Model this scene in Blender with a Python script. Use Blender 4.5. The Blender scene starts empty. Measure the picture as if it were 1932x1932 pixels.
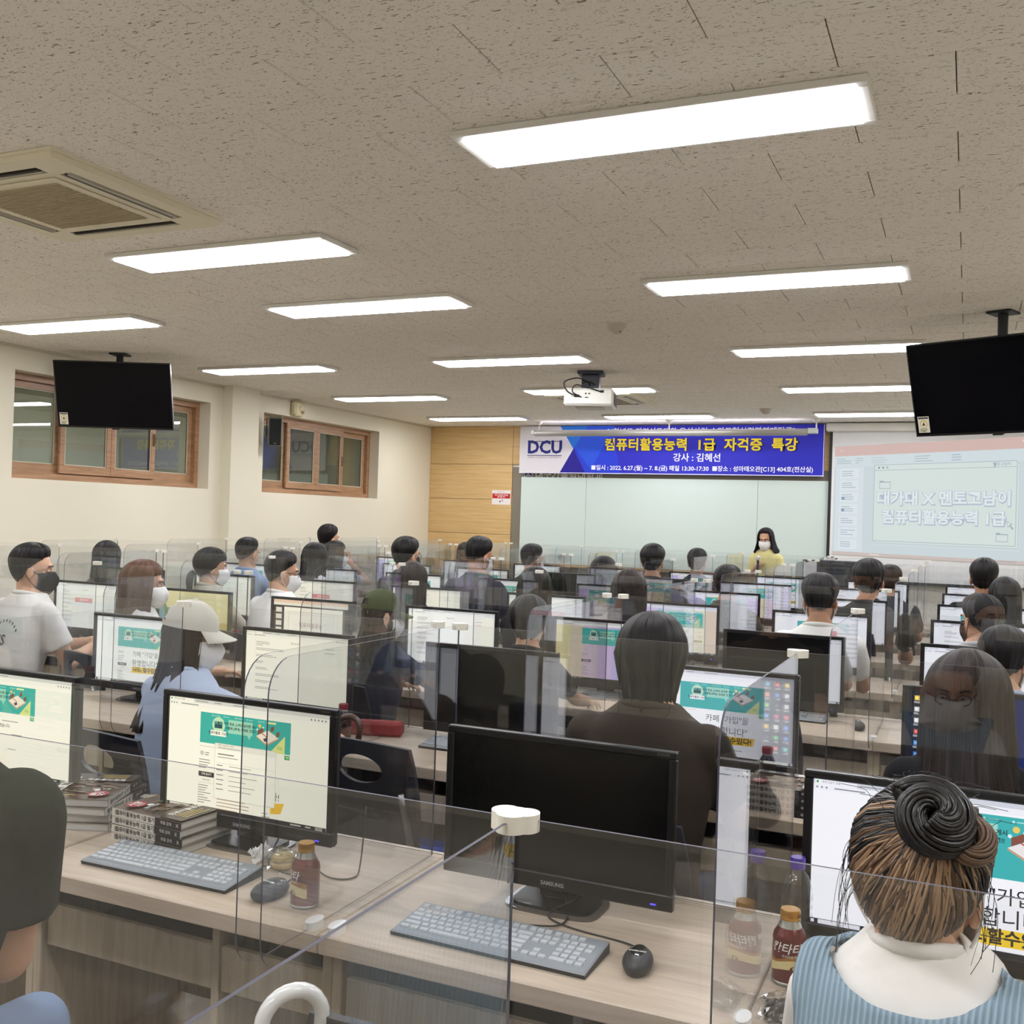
import bpy, bmesh, math, random
from mathutils import Vector, Matrix, Euler
import numpy as np
random.seed(7)
SC = bpy.context.scene
COL = SC.collection
PI = math.pi
def rad(a): return a * PI / 180.0

# ---------------------------------------------------------------- camera
YAW, PITCH, ROLL = rad(24.04), rad(0.349), rad(1.833)
_f = Vector((-math.sin(YAW) * math.cos(PITCH), math.cos(YAW) * math.cos(PITCH), math.sin(PITCH)))
_r0 = Vector((math.cos(YAW), math.sin(YAW), 0)); _u0 = _r0.cross(_f)
_r = math.cos(ROLL) * _r0 + math.sin(ROLL) * _u0
_u = -math.sin(ROLL) * _r0 + math.cos(ROLL) * _u0
cam_d = bpy.data.cameras.new('camera'); cam_d.sensor_width = 36; cam_d.lens = 36.0
cam_d.clip_start = 0.02; cam_d.clip_end = 100
cam = bpy.data.objects.new('camera', cam_d); COL.objects.link(cam)
M = Matrix((( _r.x, _u.x, -_f.x, 0.0), (_r.y, _u.y, -_f.y, 0.0), (_r.z, _u.z, -_f.z, 1.62), (0, 0, 0, 1)))
cam.matrix_world = M
SC.camera = cam
# ---------------------------------------------------------------- world, light levels, exposure
w = bpy.data.worlds.new('world'); SC.world = w; w.use_nodes = True
w.node_tree.nodes['Background'].inputs[0].default_value = (0.05, 0.05, 0.05, 1)
w.node_tree.nodes['Background'].inputs[1].default_value = 0.3
PANEL_EMIT = 25.0          # radiance of the ceiling LED panels
SCREEN_EMIT = 1.0          # monitors
SC.view_settings.view_transform = 'Standard'; SC.view_settings.look = 'None'
SC.view_settings.exposure = 0.0; SC.view_settings.gamma = 1.0
SC.view_settings.use_curve_mapping = False
SC.cycles.use_denoising = True
SC.cycles.transparent_max_bounces = 40
SC.cycles.max_bounces = 8
SC.cycles.diffuse_bounces = 4
SC.cycles.glossy_bounces = 3
SC.cycles.use_adaptive_sampling = True
SC.cycles.adaptive_threshold = 0.03
SC.cycles.use_light_tree = False
SC.cycles.transmission_bounces = 8
SC.cycles.caustics_reflective = False
SC.cycles.caustics_refractive = False
SC.cycles.sample_clamp_indirect = 6.0

# ---------------------------------------------------------------- materials
def lin(c):
    return tuple(((v / 255.0) / 12.92 if v / 255.0 <= 0.04045 else ((v / 255.0 + 0.055) / 1.055) ** 2.4) for v in c)
MATS = {}
def nodes(name):
    m = bpy.data.materials.new(name); m.use_nodes = True
    nt = m.node_tree; b = nt.nodes['Principled BSDF']
    return m, nt, b
def N(nt, t, **kw):
    n = nt.nodes.new(t)
    for k, v in kw.items():
        if k[0] == 'i' and k[1:].isdigit(): n.inputs[int(k[1:])].default_value = v
        else: setattr(n, k, v)
    return n
def mat(name, rgb, rough=0.5, metal=0.0, spec=0.5, noise=None, bump=None, coat=0.0, emit=None, subsurf=0.0):
    """rgb in sRGB 0-255; noise=(scale xyz, amount) varies the colour; bump=(scale, strength)"""
    if name in MATS: return MATS[name]
    m, nt, b = nodes(name); c = lin(rgb)
    b.inputs['Base Color'].default_value = (*c, 1); b.inputs['Roughness'].default_value = rough
    b.inputs['Metallic'].default_value = metal; b.inputs['Specular IOR Level'].default_value = spec
    if coat: b.inputs['Coat Weight'].default_value = coat
    if subsurf: b.inputs['Subsurface Weight'].default_value = subsurf; b.inputs['Subsurface Radius'].default_value = (0.02, 0.008, 0.004)
    if emit: b.inputs['Emission Color'].default_value = (*lin(emit[0]), 1); b.inputs['Emission Strength'].default_value = emit[1]
    if noise or bump:
        tc = N(nt, 'ShaderNodeTexCoord')
    if noise:
        mp = N(nt, 'ShaderNodeMapping'); mp.inputs['Scale'].default_value = noise[0]
        nt.links.new(tc.outputs['Object'], mp.inputs['Vector'])
        nz = N(nt, 'ShaderNodeTexNoise'); nz.inputs['Scale'].default_value = 1; nz.inputs['Detail'].default_value = 4
        nt.links.new(mp.outputs[0], nz.inputs['Vector'])
        mx = N(nt, 'ShaderNodeMix', data_type='RGBA')
        a = noise[1]
        mx.inputs['A'].default_value = (*[max(0, v * (1 - a)) for v in c], 1); mx.inputs['B'].default_value = (*[min(1, v * (1 + a)) for v in c], 1)
        nt.links.new(nz.outputs['Fac'], mx.inputs['Factor']); nt.links.new(mx.outputs['Result'], b.inputs['Base Color'])
    if bump:
        nz2 = N(nt, 'ShaderNodeTexNoise'); nz2.inputs['Scale'].default_value = bump[0]; nz2.inputs['Detail'].default_value = 3
        nt.links.new(tc.outputs['Object'], nz2.inputs['Vector'])
        bp = N(nt, 'ShaderNodeBump'); bp.inputs['Strength'].default_value = bump[1]; bp.inputs['Distance'].default_value = 0.01
        nt.links.new(nz2.outputs['Fac'], bp.inputs['Height']); nt.links.new(bp.outputs[0], b.inputs['Normal'])
    MATS[name] = m
    return m
def cloth(rgb, wr=0.5):
    return mat('cloth_%d_%d_%d' % tuple(rgb), rgb, 0.9, spec=0.2, noise=((6, 6, 6), 0.06), bump=(14, wr))
def glass_mat(name, tint=(0.975, 0.98, 0.985), f0=0.045, rough=0.0):
    """thin clear sheet: transparent + mirror reflection weighted by the angle of view (Schlick)"""
    if name in MATS: return MATS[name]
    m = bpy.data.materials.new(name); m.use_nodes = True; nt = m.node_tree; nt.nodes.clear()
    out = N(nt, 'ShaderNodeOutputMaterial'); tr = N(nt, 'ShaderNodeBsdfTransparent'); tr.inputs[0].default_value = (*tint, 1)
    gl = N(nt, 'ShaderNodeBsdfGlossy'); gl.inputs['Roughness'].default_value = rough; gl.inputs[0].default_value = (1, 1, 1, 1)
    g = N(nt, 'ShaderNodeNewGeometry'); d = N(nt, 'ShaderNodeVectorMath', operation='DOT_PRODUCT')
    nt.links.new(g.outputs['Incoming'], d.inputs[0]); nt.links.new(g.outputs['Normal'], d.inputs[1])
    a = N(nt, 'ShaderNodeMath', operation='ABSOLUTE'); nt.links.new(d.outputs['Value'], a.inputs[0])
    s = N(nt, 'ShaderNodeMath', operation='SUBTRACT'); s.inputs[0].default_value = 1; nt.links.new(a.outputs[0], s.inputs[1])
    p = N(nt, 'ShaderNodeMath', operation='POWER'); p.inputs[1].default_value = 5; nt.links.new(s.outputs[0], p.inputs[0])
    f = N(nt, 'ShaderNodeMath', operation='MULTIPLY_ADD'); f.inputs[1].default_value = 1 - f0; f.inputs[2].default_value = f0
    nt.links.new(p.outputs[0], f.inputs[0])
    mx = N(nt, 'ShaderNodeMixShader'); nt.links.new(f.outputs[0], mx.inputs[0]); nt.links.new(tr.outputs[0], mx.inputs[1]); nt.links.new(gl.outputs[0], mx.inputs[2])
    nt.links.new(mx.outputs[0], out.inputs[0])
    MATS[name] = m
    return m
def emis(name, rgb, strength):
    if name in MATS: return MATS[name]
    m = bpy.data.materials.new(name); m.use_nodes = True; nt = m.node_tree; nt.nodes.clear()
    out = N(nt, 'ShaderNodeOutputMaterial'); e = N(nt, 'ShaderNodeEmission'); e.inputs[0].default_value = (*lin(rgb), 1); e.inputs[1].default_value = strength
    nt.links.new(e.outputs[0], out.inputs[0]); MATS[name] = m
    if strength < 5: m.cycles.emission_sampling = 'NONE'
    return m
def print_mat(name, emit=0.0, rough=0.5):
    """flat print: colours come from the colour attribute of the print's own shapes"""
    if name in MATS: return MATS[name]
    m, nt, b = nodes(name)
    a = N(nt, 'ShaderNodeAttribute', attribute_name='Col')
    if emit:
        b.inputs['Base Color'].default_value = (0.01, 0.01, 0.01, 1)
        nt.links.new(a.outputs['Color'], b.inputs['Emission Color']); b.inputs['Emission Strength'].default_value = emit; m.cycles.emission_sampling = 'NONE'
    else: nt.links.new(a.outputs['Color'], b.inputs['Base Color'])
    b.inputs['Roughness'].default_value = rough; b.inputs['Specular IOR Level'].default_value = 0.3
    MATS[name] = m
    return m
def ceiling_mat():
    m, nt, b = nodes('fissured_tile'); b.inputs['Roughness'].default_value = 0.95; b.inputs['Specular IOR Level'].default_value = 0.1
    g = N(nt, 'ShaderNodeNewGeometry')
    def fiss(sx, sy, lo, hi, off):
        mp = N(nt, 'ShaderNodeMapping'); mp.inputs['Scale'].default_value = (sx, sy, 1); mp.inputs['Location'].default_value = (off, off * 2, 0)
        nt.links.new(g.outputs['Position'], mp.inputs['Vector'])
        z = N(nt, 'ShaderNodeTexNoise'); z.inputs['Scale'].default_value = 1; z.inputs['Detail'].default_value = 2; z.inputs['Distortion'].default_value = 0.9
        nt.links.new(mp.outputs[0], z.inputs['Vector'])
        r = N(nt, 'ShaderNodeMapRange'); r.inputs['From Min'].default_value = lo; r.inputs['From Max'].default_value = hi
        nt.links.new(z.outputs['Fac'], r.inputs['Value'])
        return r.outputs[0]
    f1 = fiss(36, 120, 0.635, 0.68, 0); f2 = fiss(90, 190, 0.64, 0.70, 13.7)
    mxm = N(nt, 'ShaderNodeMath', operation='MAXIMUM'); nt.links.new(f1, mxm.inputs[0]); nt.links.new(f2, mxm.inputs[1])
    mx = N(nt, 'ShaderNodeMix', data_type='RGBA'); mx.inputs['A'].default_value = (*lin((242, 237, 228)), 1); mx.inputs['B'].default_value = (*lin((150, 141, 130)), 1)
    nt.links.new(mxm.outputs[0], mx.inputs['Factor']); nt.links.new(mx.outputs['Result'], b.inputs['Base Color'])
    MATS['fissured_tile'] = m
    return m
def wood_mat(name, rgb1, rgb2, scale, rough=0.45, bump=0.05, world=False):
    if name in MATS: return MATS[name]
    m, nt, b = nodes(name); b.inputs['Roughness'].default_value = rough
    if world: src = N(nt, 'ShaderNodeNewGeometry').outputs['Position']
    else: src = N(nt, 'ShaderNodeTexCoord').outputs['Object']
    mp = N(nt, 'ShaderNodeMapping'); mp.inputs['Scale'].default_value = scale
    nt.links.new(src, mp.inputs['Vector'])
    z = N(nt, 'ShaderNodeTexNoise'); z.inputs['Scale'].default_value = 1; z.inputs['Detail'].default_value = 4; z.inputs['Roughness'].default_value = 0.62; z.inputs['Distortion'].default_value = 0.35
    nt.links.new(mp.outputs[0], z.inputs['Vector'])
    cr = N(nt, 'ShaderNodeValToRGB'); cr.color_ramp.elements[0].position = 0.32; cr.color_ramp.elements[1].position = 0.68
    cr.color_ramp.elements[0].color = (*lin(rgb1), 1); cr.color_ramp.elements[1].color = (*lin(rgb2), 1)
    nt.links.new(z.outputs['Fac'], cr.inputs[0]); nt.links.new(cr.outputs[0], b.inputs['Base Color'])
    MATS[name] = m
    return m
def hair_mat(name, rgb1, rgb2, rough=0.46):
    if name in MATS: return MATS[name]
    m, nt, b = nodes(name); b.inputs['Roughness'].default_value = rough; b.inputs['Specular IOR Level'].default_value = 0.22
    tc = N(nt, 'ShaderNodeTexCoord'); mp = N(nt, 'ShaderNodeMapping'); mp.inputs['Scale'].default_value = (150, 3, 1)
    nt.links.new(tc.outputs['UV'], mp.inputs['Vector'])
    z = N(nt, 'ShaderNodeTexNoise'); z.inputs['Scale'].default_value = 1; z.inputs['Detail'].default_value = 3
    nt.links.new(mp.outputs[0], z.inputs['Vector'])
    cr = N(nt, 'ShaderNodeValToRGB'); cr.color_ramp.elements[0].position = 0.3; cr.color_ramp.elements[1].position = 0.75
    cr.color_ramp.elements[0].color = (*lin(rgb1), 1); cr.color_ramp.elements[1].color = (*lin(rgb2), 1)
    nt.links.new(z.outputs['Fac'], cr.inputs[0]); nt.links.new(cr.outputs[0], b.inputs['Base Color'])
    bp = N(nt, 'ShaderNodeBump'); bp.inputs['Strength'].default_value = 0.6; bp.inputs['Distance'].default_value = 0.004
    nt.links.new(z.outputs['Fac'], bp.inputs['Height']); nt.links.new(bp.outputs[0], b.inputs['Normal'])
    MATS[name] = m
    return m
GLASS = glass_mat('acrylic_clear')
EDGE = mat('acrylic_edge', (72, 70, 82), 0.5, spec=0.3)
PET = glass_mat('clear_plastic', (0.94, 0.96, 0.97), 0.07, 0.03)
WRAP = glass_mat('clear_wrap', (0.93, 0.93, 0.93), 0.14, 0.12)
BLACK = mat('black_plastic', (13, 13, 15), 0.32)
BLACKM = mat('matte_black_plastic', (24, 24, 26), 0.6)
OFFSCR = mat('dark_panel', (7, 7, 8), 0.22, spec=0.35)
WHITEP = mat('white_plastic', (232, 229, 218), 0.4)
METAL = mat('brushed_steel', (168, 168, 166), 0.3, 0.9)
DESKM = wood_mat('desk_laminate', (180, 162, 142), (202, 186, 166), (4, 40, 40), 0.42, world=True)
SIDEM = wood_mat('desk_side_laminate', (166, 152, 130), (188, 174, 152), (40, 40, 4), 0.5, world=True)
SCREENM = print_mat('screen_image', SCREEN_EMIT, 0.35)
PRINTM = print_mat('printed_surface', 0.0, 0.55)

# ---------------------------------------------------------------- mesh helpers
class MB:
    def __init__(s): s.v = []; s.f = []; s.m = []; s.uv = None
    def add(s, vs, fs, mi=0):
        o = len(s.v); s.v += [tuple(p) for p in vs]; s.f += [tuple(i + o for i in f) for f in fs]; s.m += [mi] * len(fs); return s
    def box(s, x0, x1, y0, y1, z0, z1, mi=0):
        return s.add([(x0, y0, z0), (x1, y0, z0), (x1, y1, z0), (x0, y1, z0), (x0, y0, z1), (x1, y0, z1), (x1, y1, z1), (x0, y1, z1)],
                     [(0, 3, 2, 1), (4, 5, 6, 7), (0, 1, 5, 4), (1, 2, 6, 5), (2, 3, 7, 6), (3, 0, 4, 7)], mi)
    def cbox(s, x0, x1, y0, y1, z0, z1, c=0.004, mi=0):
        """box with chamfered edges"""
        c = min(c, (x1 - x0) * .45, (y1 - y0) * .45, (z1 - z0) * .45)
        V = []; idx = {}
        X = (x0, x1); Y = (y0, y1); Z = (z0, z1); g = (1, -1)
        for i in (0, 1):
            for j in (0, 1):
                for k in (0, 1):
                    cx, cy, cz = X[i] + g[i] * c, Y[j] + g[j] * c, Z[k] + g[k] * c
                    for a, p in enumerate(((X[i], cy, cz), (cx, Y[j], cz), (cx, cy, Z[k]))):
                        idx[i, j, k, a] = len(V); V.append(p)
        F = []
        for i in (0, 1):
            F.append([idx[i, j, k, 0] for j, k in ((0, 0), (1, 0), (1, 1), (0, 1))][::1 if i else -1])
            F.append([idx[j, i, k, 1] for j, k in ((0, 0), (1, 0), (1, 1), (0, 1))][::-1 if i else 1])
            F.append([idx[j, k, i, 2] for j, k in ((0, 0), (1, 0), (1, 1), (0, 1))][::1 if i else -1])
        for i in (0, 1):
            for j in (0, 1):
                F.append([idx[i, j, 0, 0], idx[i, j, 1, 0], idx[i, j, 1, 1], idx[i, j, 0, 1]][::1 if i == j else -1])
                F.append([idx[i, 0, j, 0], idx[i, 1, j, 0], idx[i, 1, j, 2], idx[i, 0, j, 2]][::-1 if i == j else 1])
                F.append([idx[0, i, j, 1], idx[1, i, j, 1], idx[1, i, j, 2], idx[0, i, j, 2]][::1 if i == j else -1])
                for k in (0, 1):
                    F.append([idx[i, j, k, 0], idx[i, j, k, 1], idx[i, j, k, 2]][::1 if (i + j + k) % 2 else -1])
        return s.add(V, F, mi)
    def cyl(s, p0, p1, r0, r1=None, n=12, mi=0, caps=True):
        r1 = r0 if r1 is None else r1
        p0 = Vector(p0); p1 = Vector(p1); d = (p1 - p0).normalized()
        a = d.orthogonal().normalized(); b = d.cross(a)
        V = []
        for p, r in ((p0, r0), (p1, r1)):
            for i in range(n):
                t = 2 * PI * i / n; V.append(p + a * math.cos(t) * r + b * math.sin(t) * r)
        F = [(i, (i + 1) % n, n + (i + 1) % n, n + i) for i in range(n)]
        if caps: F += [tuple(range(n))[::-1], tuple(range(n, 2 * n))]
        return s.add(V, F, mi)
    def sphere(s, c, r, n=12, m=8, mi=0, rot=None):
        if not hasattr(r, '__len__'): r = (r, r, r)
        V = []
        for j in range(1, m):
            ph = PI * j / m
            for i in range(n):
                t = 2 * PI * i / n
                V.append(Vector((math.sin(ph) * math.cos(t) * r[0], math.sin(ph) * math.sin(t) * r[1], math.cos(ph) * r[2])))
        V += [Vector((0, 0, r[2])), Vector((0, 0, -r[2]))]
        if rot: V = [rot @ v for v in V]
        V = [v + Vector(c) for v in V]
        F = []
        for j in range(m - 2):
            for i in range(n):
                F.append((j * n + i, (j + 1) * n + i, (j + 1) * n + (i + 1) % n, j * n + (i + 1) % n))
        T = (m - 1) * n
        for i in range(n):
            F.append((T, i, (i + 1) % n)); F.append((T + 1, (m - 2) * n + (i + 1) % n, (m - 2) * n + i))
        return s.add(V, F, mi)
    def tube(s, path, r, n=8, mi=0, closed=False, caps=True):
        P = [Vector(p) for p in path]; k = len(P)
        R = r if hasattr(r, '__len__') else [r] * k
        V = []; up = None
        for i in range(k):
            if closed: t = (P[(i + 1) % k] - P[i - 1]).normalized()
            else: t = (P[min(i + 1, k - 1)] - P[max(i - 1, 0)]).normalized()
            if up is None: up = t.orthogonal().normalized()
            else:
                up = up - t * up.dot(t)
                up = up.normalized() if up.length > 1e-6 else t.orthogonal().normalized()
            b = t.cross(up)
            for j in range(n):
                a = 2 * PI * j / n; V.append(P[i] + (up * math.cos(a) + b * math.sin(a)) * R[i])
        F = []
        for i in range(k if closed else k - 1):
            i2 = (i + 1) % k
            for j in range(n): F.append((i * n + j, i * n + (j + 1) % n, i2 * n + (j + 1) % n, i2 * n + j))
        if caps and not closed: F += [tuple(range(n))[::-1], tuple(range((k - 1) * n, k * n))]
        return s.add(V, F, mi)
    def lathe(s, prof, n=24, c=(0, 0, 0), mi=0):
        """prof = [(r, z), ...]; closed top and bottom"""
        V = []
        for r, z in prof:
            for i in range(n):
                t = 2 * PI * i / n; V.append((c[0] + r * math.cos(t), c[1] + r * math.sin(t), c[2] + z))
        F = []
        for k in range(len(prof) - 1):
            for i in range(n): F.append((k * n + i, k * n + (i + 1) % n, (k + 1) * n + (i + 1) % n, (k + 1) * n + i))
        if prof[0][0] > 1e-4: F.append(tuple(range(n))[::-1])
        if prof[-1][0] > 1e-4: F.append(tuple(range((len(prof) - 1) * n, len(prof) * n)))
        return s.add(V, F, mi)
    def prism(s, poly, d0, d1, axis='x', mi=0, mside=None):
        """polygon (a,b) swept along an axis: x -> (d,a,b), y -> (a,d,b), z -> (a,b,d)"""
        def P(a, b, d): return {'x': (d, a, b), 'y': (a, d, b), 'z': (a, b, d)}[axis]
        n = len(poly); V = [P(a, b, d0) for a, b in poly] + [P(a, b, d1) for a, b in poly]
        fl = -1 if axis == 'y' else 1
        s.add(V, [tuple(range(n))[::-fl], tuple(range(n, 2 * n))[::fl]], mi)
        o = len(s.v) - 2 * n
        for i in range(n):
            q = (o + i, o + (i + 1) % n, o + n + (i + 1) % n, o + n + i)
            s.f.append(q[::fl]); s.m.append(mi if mside is None else mside)
        return s
    def loft(s, rings, mi=0, caps=True):
        n = len(rings[0]); V = [p for r in rings for p in r]; F = []
        for k in range(len(rings) - 1):
            for i in range(n): F.append((k * n + i, k * n + (i + 1) % n, (k + 1) * n + (i + 1) % n, (k + 1) * n + i))
        if caps: F += [tuple(range(n))[::-1], tuple(range((len(rings) - 1) * n, len(rings) * n))]
        return s.add(V, F, mi)
    def xf(s, mx, o=0):
        s.v = s.v[:o] + [tuple(mx @ Vector(p)) for p in s.v[o:]]; return s
    def join(s, t, mi_off=0):
        o = len(s.v); s.v += t.v; s.f += [tuple(i + o for i in f) for f in t.f]; s.m += [m + mi_off for m in t.m]; return s
    def mesh(s, name, mats, smooth=False):
        me = bpy.data.meshes.new(name); me.from_pydata(s.v, [], s.f)
        for m in (mats if isinstance(mats, (list, tuple)) else [mats]): me.materials.append(m)
        if any(s.m): me.polygons.foreach_set('material_index', s.m)
        if s.uv:
            l = me.uv_layers.new(name='UVMap'); arr = []
            for p in me.polygons:
                for vi in p.vertices: arr += s.uv[vi]
            l.data.foreach_set('uv', arr)
        if smooth: smooth_mesh(me, smooth)
        me.update()
        return me
def smooth_mesh(me, ang=True):
    me.polygons.foreach_set('use_smooth', [True] * len(me.polygons))
    if ang is not True: me.set_sharp_from_angle(angle=rad(ang))
def solid(V, F, off):
    """close an open sheet: V verts, off = inner vert for each"""
    n = len(V); b = MB(); cnt = {}
    for f in F:
        for i in range(len(f)):
            e = (f[i], f[(i + 1) % len(f)]); cnt[e] = 1
    b.add(list(V) + list(off), list(F) + [tuple(i + n for i in f[::-1]) for f in F] + [(e[1], e[0], e[0] + n, e[1] + n) for e in cnt if (e[1], e[0]) not in cnt])
    return b
def grid_faces(nr, nc, wrap=False, skip=None):
    F = []
    for r in range(nr - 1):
        for c in range(nc if wrap else nc - 1):
            if skip and skip(r, c): continue
            c2 = (c + 1) % nc
            F.append((r * nc + c, r * nc + c2, (r + 1) * nc + c2, (r + 1) * nc + c))
    return F
def obj(name, b, mats=None, parent=None, smooth=False, loc=None, rot=None):
    me = b.mesh(name, mats, smooth) if isinstance(b, MB) else b
    o = bpy.data.objects.new(name, me); COL.objects.link(o)
    if parent: o.parent = parent
    if loc: o.location = loc
    if rot: o.rotation_euler = rot
    return o
def tag(o, label, cat, group=None, kind=None):
    if label: o['label'] = label
    if cat: o['category'] = cat
    if group: o['group'] = group
    if kind: o['kind'] = kind
    return o
def thing(name, label, cat, loc=(0, 0, 0), rotz=0.0, group=None):
    o = bpy.data.objects.new(name, None); COL.objects.link(o); o.empty_display_size = 0.05
    o.location = loc; o.rotation_euler = (0, 0, rotz)
    return tag(o, label, cat, group)
def struct(name, b, mats, parent=None, smooth=False):
    o = obj(name, b, mats, parent, smooth); o['kind'] = 'structure'; return o
def copy_tree(o, parent=None, loc=None, rotz=None, label=None):
    c = o.copy(); COL.objects.link(c); c.parent = parent
    for ch in o.children: copy_tree(ch, c)
    if loc is not None: c.location = loc
    if rotz is not None: c.rotation_euler = (0, 0, rotz)
    if label: c['label'] = label
    return c
_TXT = {}
TMP = bpy.data.scenes.new('workbench')      # meshes are evaluated here, removed at the end
def text_mb(s, size=1.0, bold=0.0, align='CENTER', shear=0.0, spacing=1.0):
    """writing as a flat mesh in the XZ plane (facing -Y), centred on the origin"""
    k = (s, bold, align, shear, spacing)
    if k not in _TXT:
        cu = bpy.data.curves.new('writing', 'FONT'); cu.body = s; cu.size = 1; cu.align_x = align; cu.align_y = 'CENTER'
        cu.resolution_u = 2; cu.offset = bold; cu.shear = shear; cu.space_character = spacing
        o = bpy.data.objects.new('writing', cu); TMP.collection.objects.link(o)
        TMP.view_layers[0].update(); dg = TMP.view_layers[0].depsgraph
        me = bpy.data.meshes.new_from_object(o.evaluated_get(dg))
        v = [(p.co.x, 0.0, p.co.y) for p in me.vertices]; f = [tuple(p.vertices) for p in me.polygons]
        bpy.data.objects.remove(o); bpy.data.curves.remove(cu); bpy.data.meshes.remove(me)
        _TXT[k] = (v, f)
    v, f = _TXT[k]; b = MB(); b.add([(x * size, y, z * size) for x, y, z in v], f)
    return b
class Canvas:
    """flat print: coloured shapes in layers; local plane XZ facing -Y, units given by (W,H) in metres, input in px of (pw,ph), y down"""
    def __init__(s, W, H, pw=1920, ph=1080, tint=(1, 1, 1), step=0.00006):
        s.W, s.H, s.pw, s.ph, s.t, s.step = W, H, pw, ph, tint, step; s.v = []; s.f = []; s.c = []; s.k = 0; s.ox = s.oy = 0.0; s.sc = 1.0
    def P(s, x, y):
        x = s.ox + x * s.sc; y = s.oy + y * s.sc
        return ((x / s.pw - .5) * s.W, -s.k * s.step, (.5 - y / s.ph) * s.H)
    def poly(s, pts, col):
        s.k += 1; o = len(s.v); s.v += [s.P(x, y) for x, y in pts]
        a = sum(pts[i][0] * pts[(i + 1) % len(pts)][1] - pts[(i + 1) % len(pts)][0] * pts[i][1] for i in range(len(pts)))
        f = tuple(range(o, o + len(pts)))
        s.f.append(f[::-1] if a > 0 else f); s.c.append(tuple(v * t for v, t in zip(lin(col), s.t))); return s
    def rect(s, x, y, w, h, col): return s.poly([(x, y), (x + w, y), (x + w, y + h), (x, y + h)], col)
    def circ(s, x, y, r, col, n=18): return s.poly([(x + r * math.cos(2 * PI * i / n), y + r * math.sin(2 * PI * i / n)) for i in range(n)], col)
    def text(s, x, y, size, st, col, bold=0.0, align='CENTER', shear=0.0, spacing=1.0):
        s.k += 1; b = text_mb(st, 1, bold, align, shear, spacing); o = len(s.v)
        kx = s.W / s.pw * size * s.sc
        px, py, pz = s.P(x, y)
        s.v += [(px + v[0] * kx, py, pz + v[2] * kx) for v in b.v]
        cc = tuple(v * t for v, t in zip(lin(col), s.t))
        for f in b.f: s.f.append(tuple(i + o for i in f)); s.c.append(cc)
        return s
    def lines(s, x, y, w, n, dy, col, h=6, seed=0):
        rnd = random.Random(seed)
        for i in range(n): s.rect(x, y + i * dy, w * rnd.uniform(.45, 1), h, col)
        return s
    def mesh(s, name, m):
        me = bpy.data.meshes.new(name); me.from_pydata(s.v, [], s.f); me.materials.append(m)
        a = me.color_attributes.new('Col', 'FLOAT_COLOR', 'CORNER'); arr = []
        for p, c in zip(me.polygons, s.c):
            for _ in p.vertices: arr += [*c, 1.0]
        a.data.foreach_set('color', arr); me.update()
        return me
def flip_if_needed(me): return me
ORD = ['first', 'second', 'third', 'fourth', 'fifth', 'sixth', 'seventh', 'eighth', 'ninth']
# ================================================================ THE ROOM
XL, XR, YB, YF, ZC = -7.1, 3.2, -3.2, 13.0, 2.90
WALLM = mat('cream_plaster', (226, 219, 199), 0.85, spec=0.2, noise=((1.2, 1.2, 1.2), 0.03))
CEILM = ceiling_mat()
FLOORM = mat('grey_vinyl_floor', (172, 166, 156), 0.5, noise=((3, 3, 3), 0.12))
struct('floor', MB().box(XL - .3, XR + .3, YB - .3, YF + .3, -0.1, 0), FLOORM)
# left wall with two window openings and the pillar between them
W1 = (5.93, 8.28, 1.82, 2.70); W2 = (9.15, 11.56, 1.82, 2.70)
lw = MB(); x0 = XL - .26
for y0, y1, z0, z1 in ((YB, W1[0], 0, ZC), (W1[0], W1[1], 0, W1[2]), (W1[0], W1[1], W1[3], ZC), (W1[1], W2[0], 0, ZC),
                       (W2[0], W2[1], 0, W2[2]), (W2[0], W2[1], W2[3], ZC), (W2[1], YF, 0, ZC)):
    lw.box(x0, XL, y0, y1, z0, z1)
lw.box(XL, XL + .13, 8.46, 8.90, 0, ZC)
struct('wall_left', lw, WALLM)
struct('wall_right', MB().box(XR, XR + .2, YB, YF, 0, ZC), WALLM)
struct('wall_back', MB().box(XL, XR, YB - .2, YB, 0, ZC), WALLM)
# corridor behind the windows
CORM = mat('corridor_paint', (196, 196, 184), 0.8)
struct('wall_corridor', MB().box(-10.0, -9.8, 3.5, 13.5, 0, 3.0), CORM)
struct('ceiling_corridor', MB().box(-9.8, x0, 3.5, 13.5, 2.85, 3.0), CORM)
struct('wall_corridor_end', MB().box(-9.8, x0, 13.3, 13.5, 0, 2.85), CORM)
struct('wall_corridor_start', MB().box(-9.8, x0, 3.4, 3.6, 0, 2.85), CORM)
struct('floor_corridor', MB().box(-10, x0, 3.4, 13.5, -0.1, 0.0), FLOORM)
for i, y in enumerate((5.6, 8.4, 11.2)):  # lamps added to light the corridor so the panes come out paler
    t = thing('added_corridor_light', 'slim added corridor ceiling lamp brightening the window panes, %s from the camera side' % ORD[i], 'light', (-8.6, y, 2.85), 0, 'added corridor lamps')
    obj('diffuser', MB().cbox(-.08, .08, -.6, .6, -.05, -.004, .01), emis('corridor_emit', (255, 255, 250), 22.0), t)
    obj('housing', MB().box(-.1, .1, -.62, .62, -.004, 0), WHITEP, t)
WINM = wood_mat('window_wood', (150, 112, 80), (178, 138, 104), (30, 3, 30), 0.4, world=True)
WGLASS = glass_mat('window_glass', (0.72, 0.74, 0.70), 0.07)
GASK = mat('gasket', (196, 190, 172), 0.6)
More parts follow.
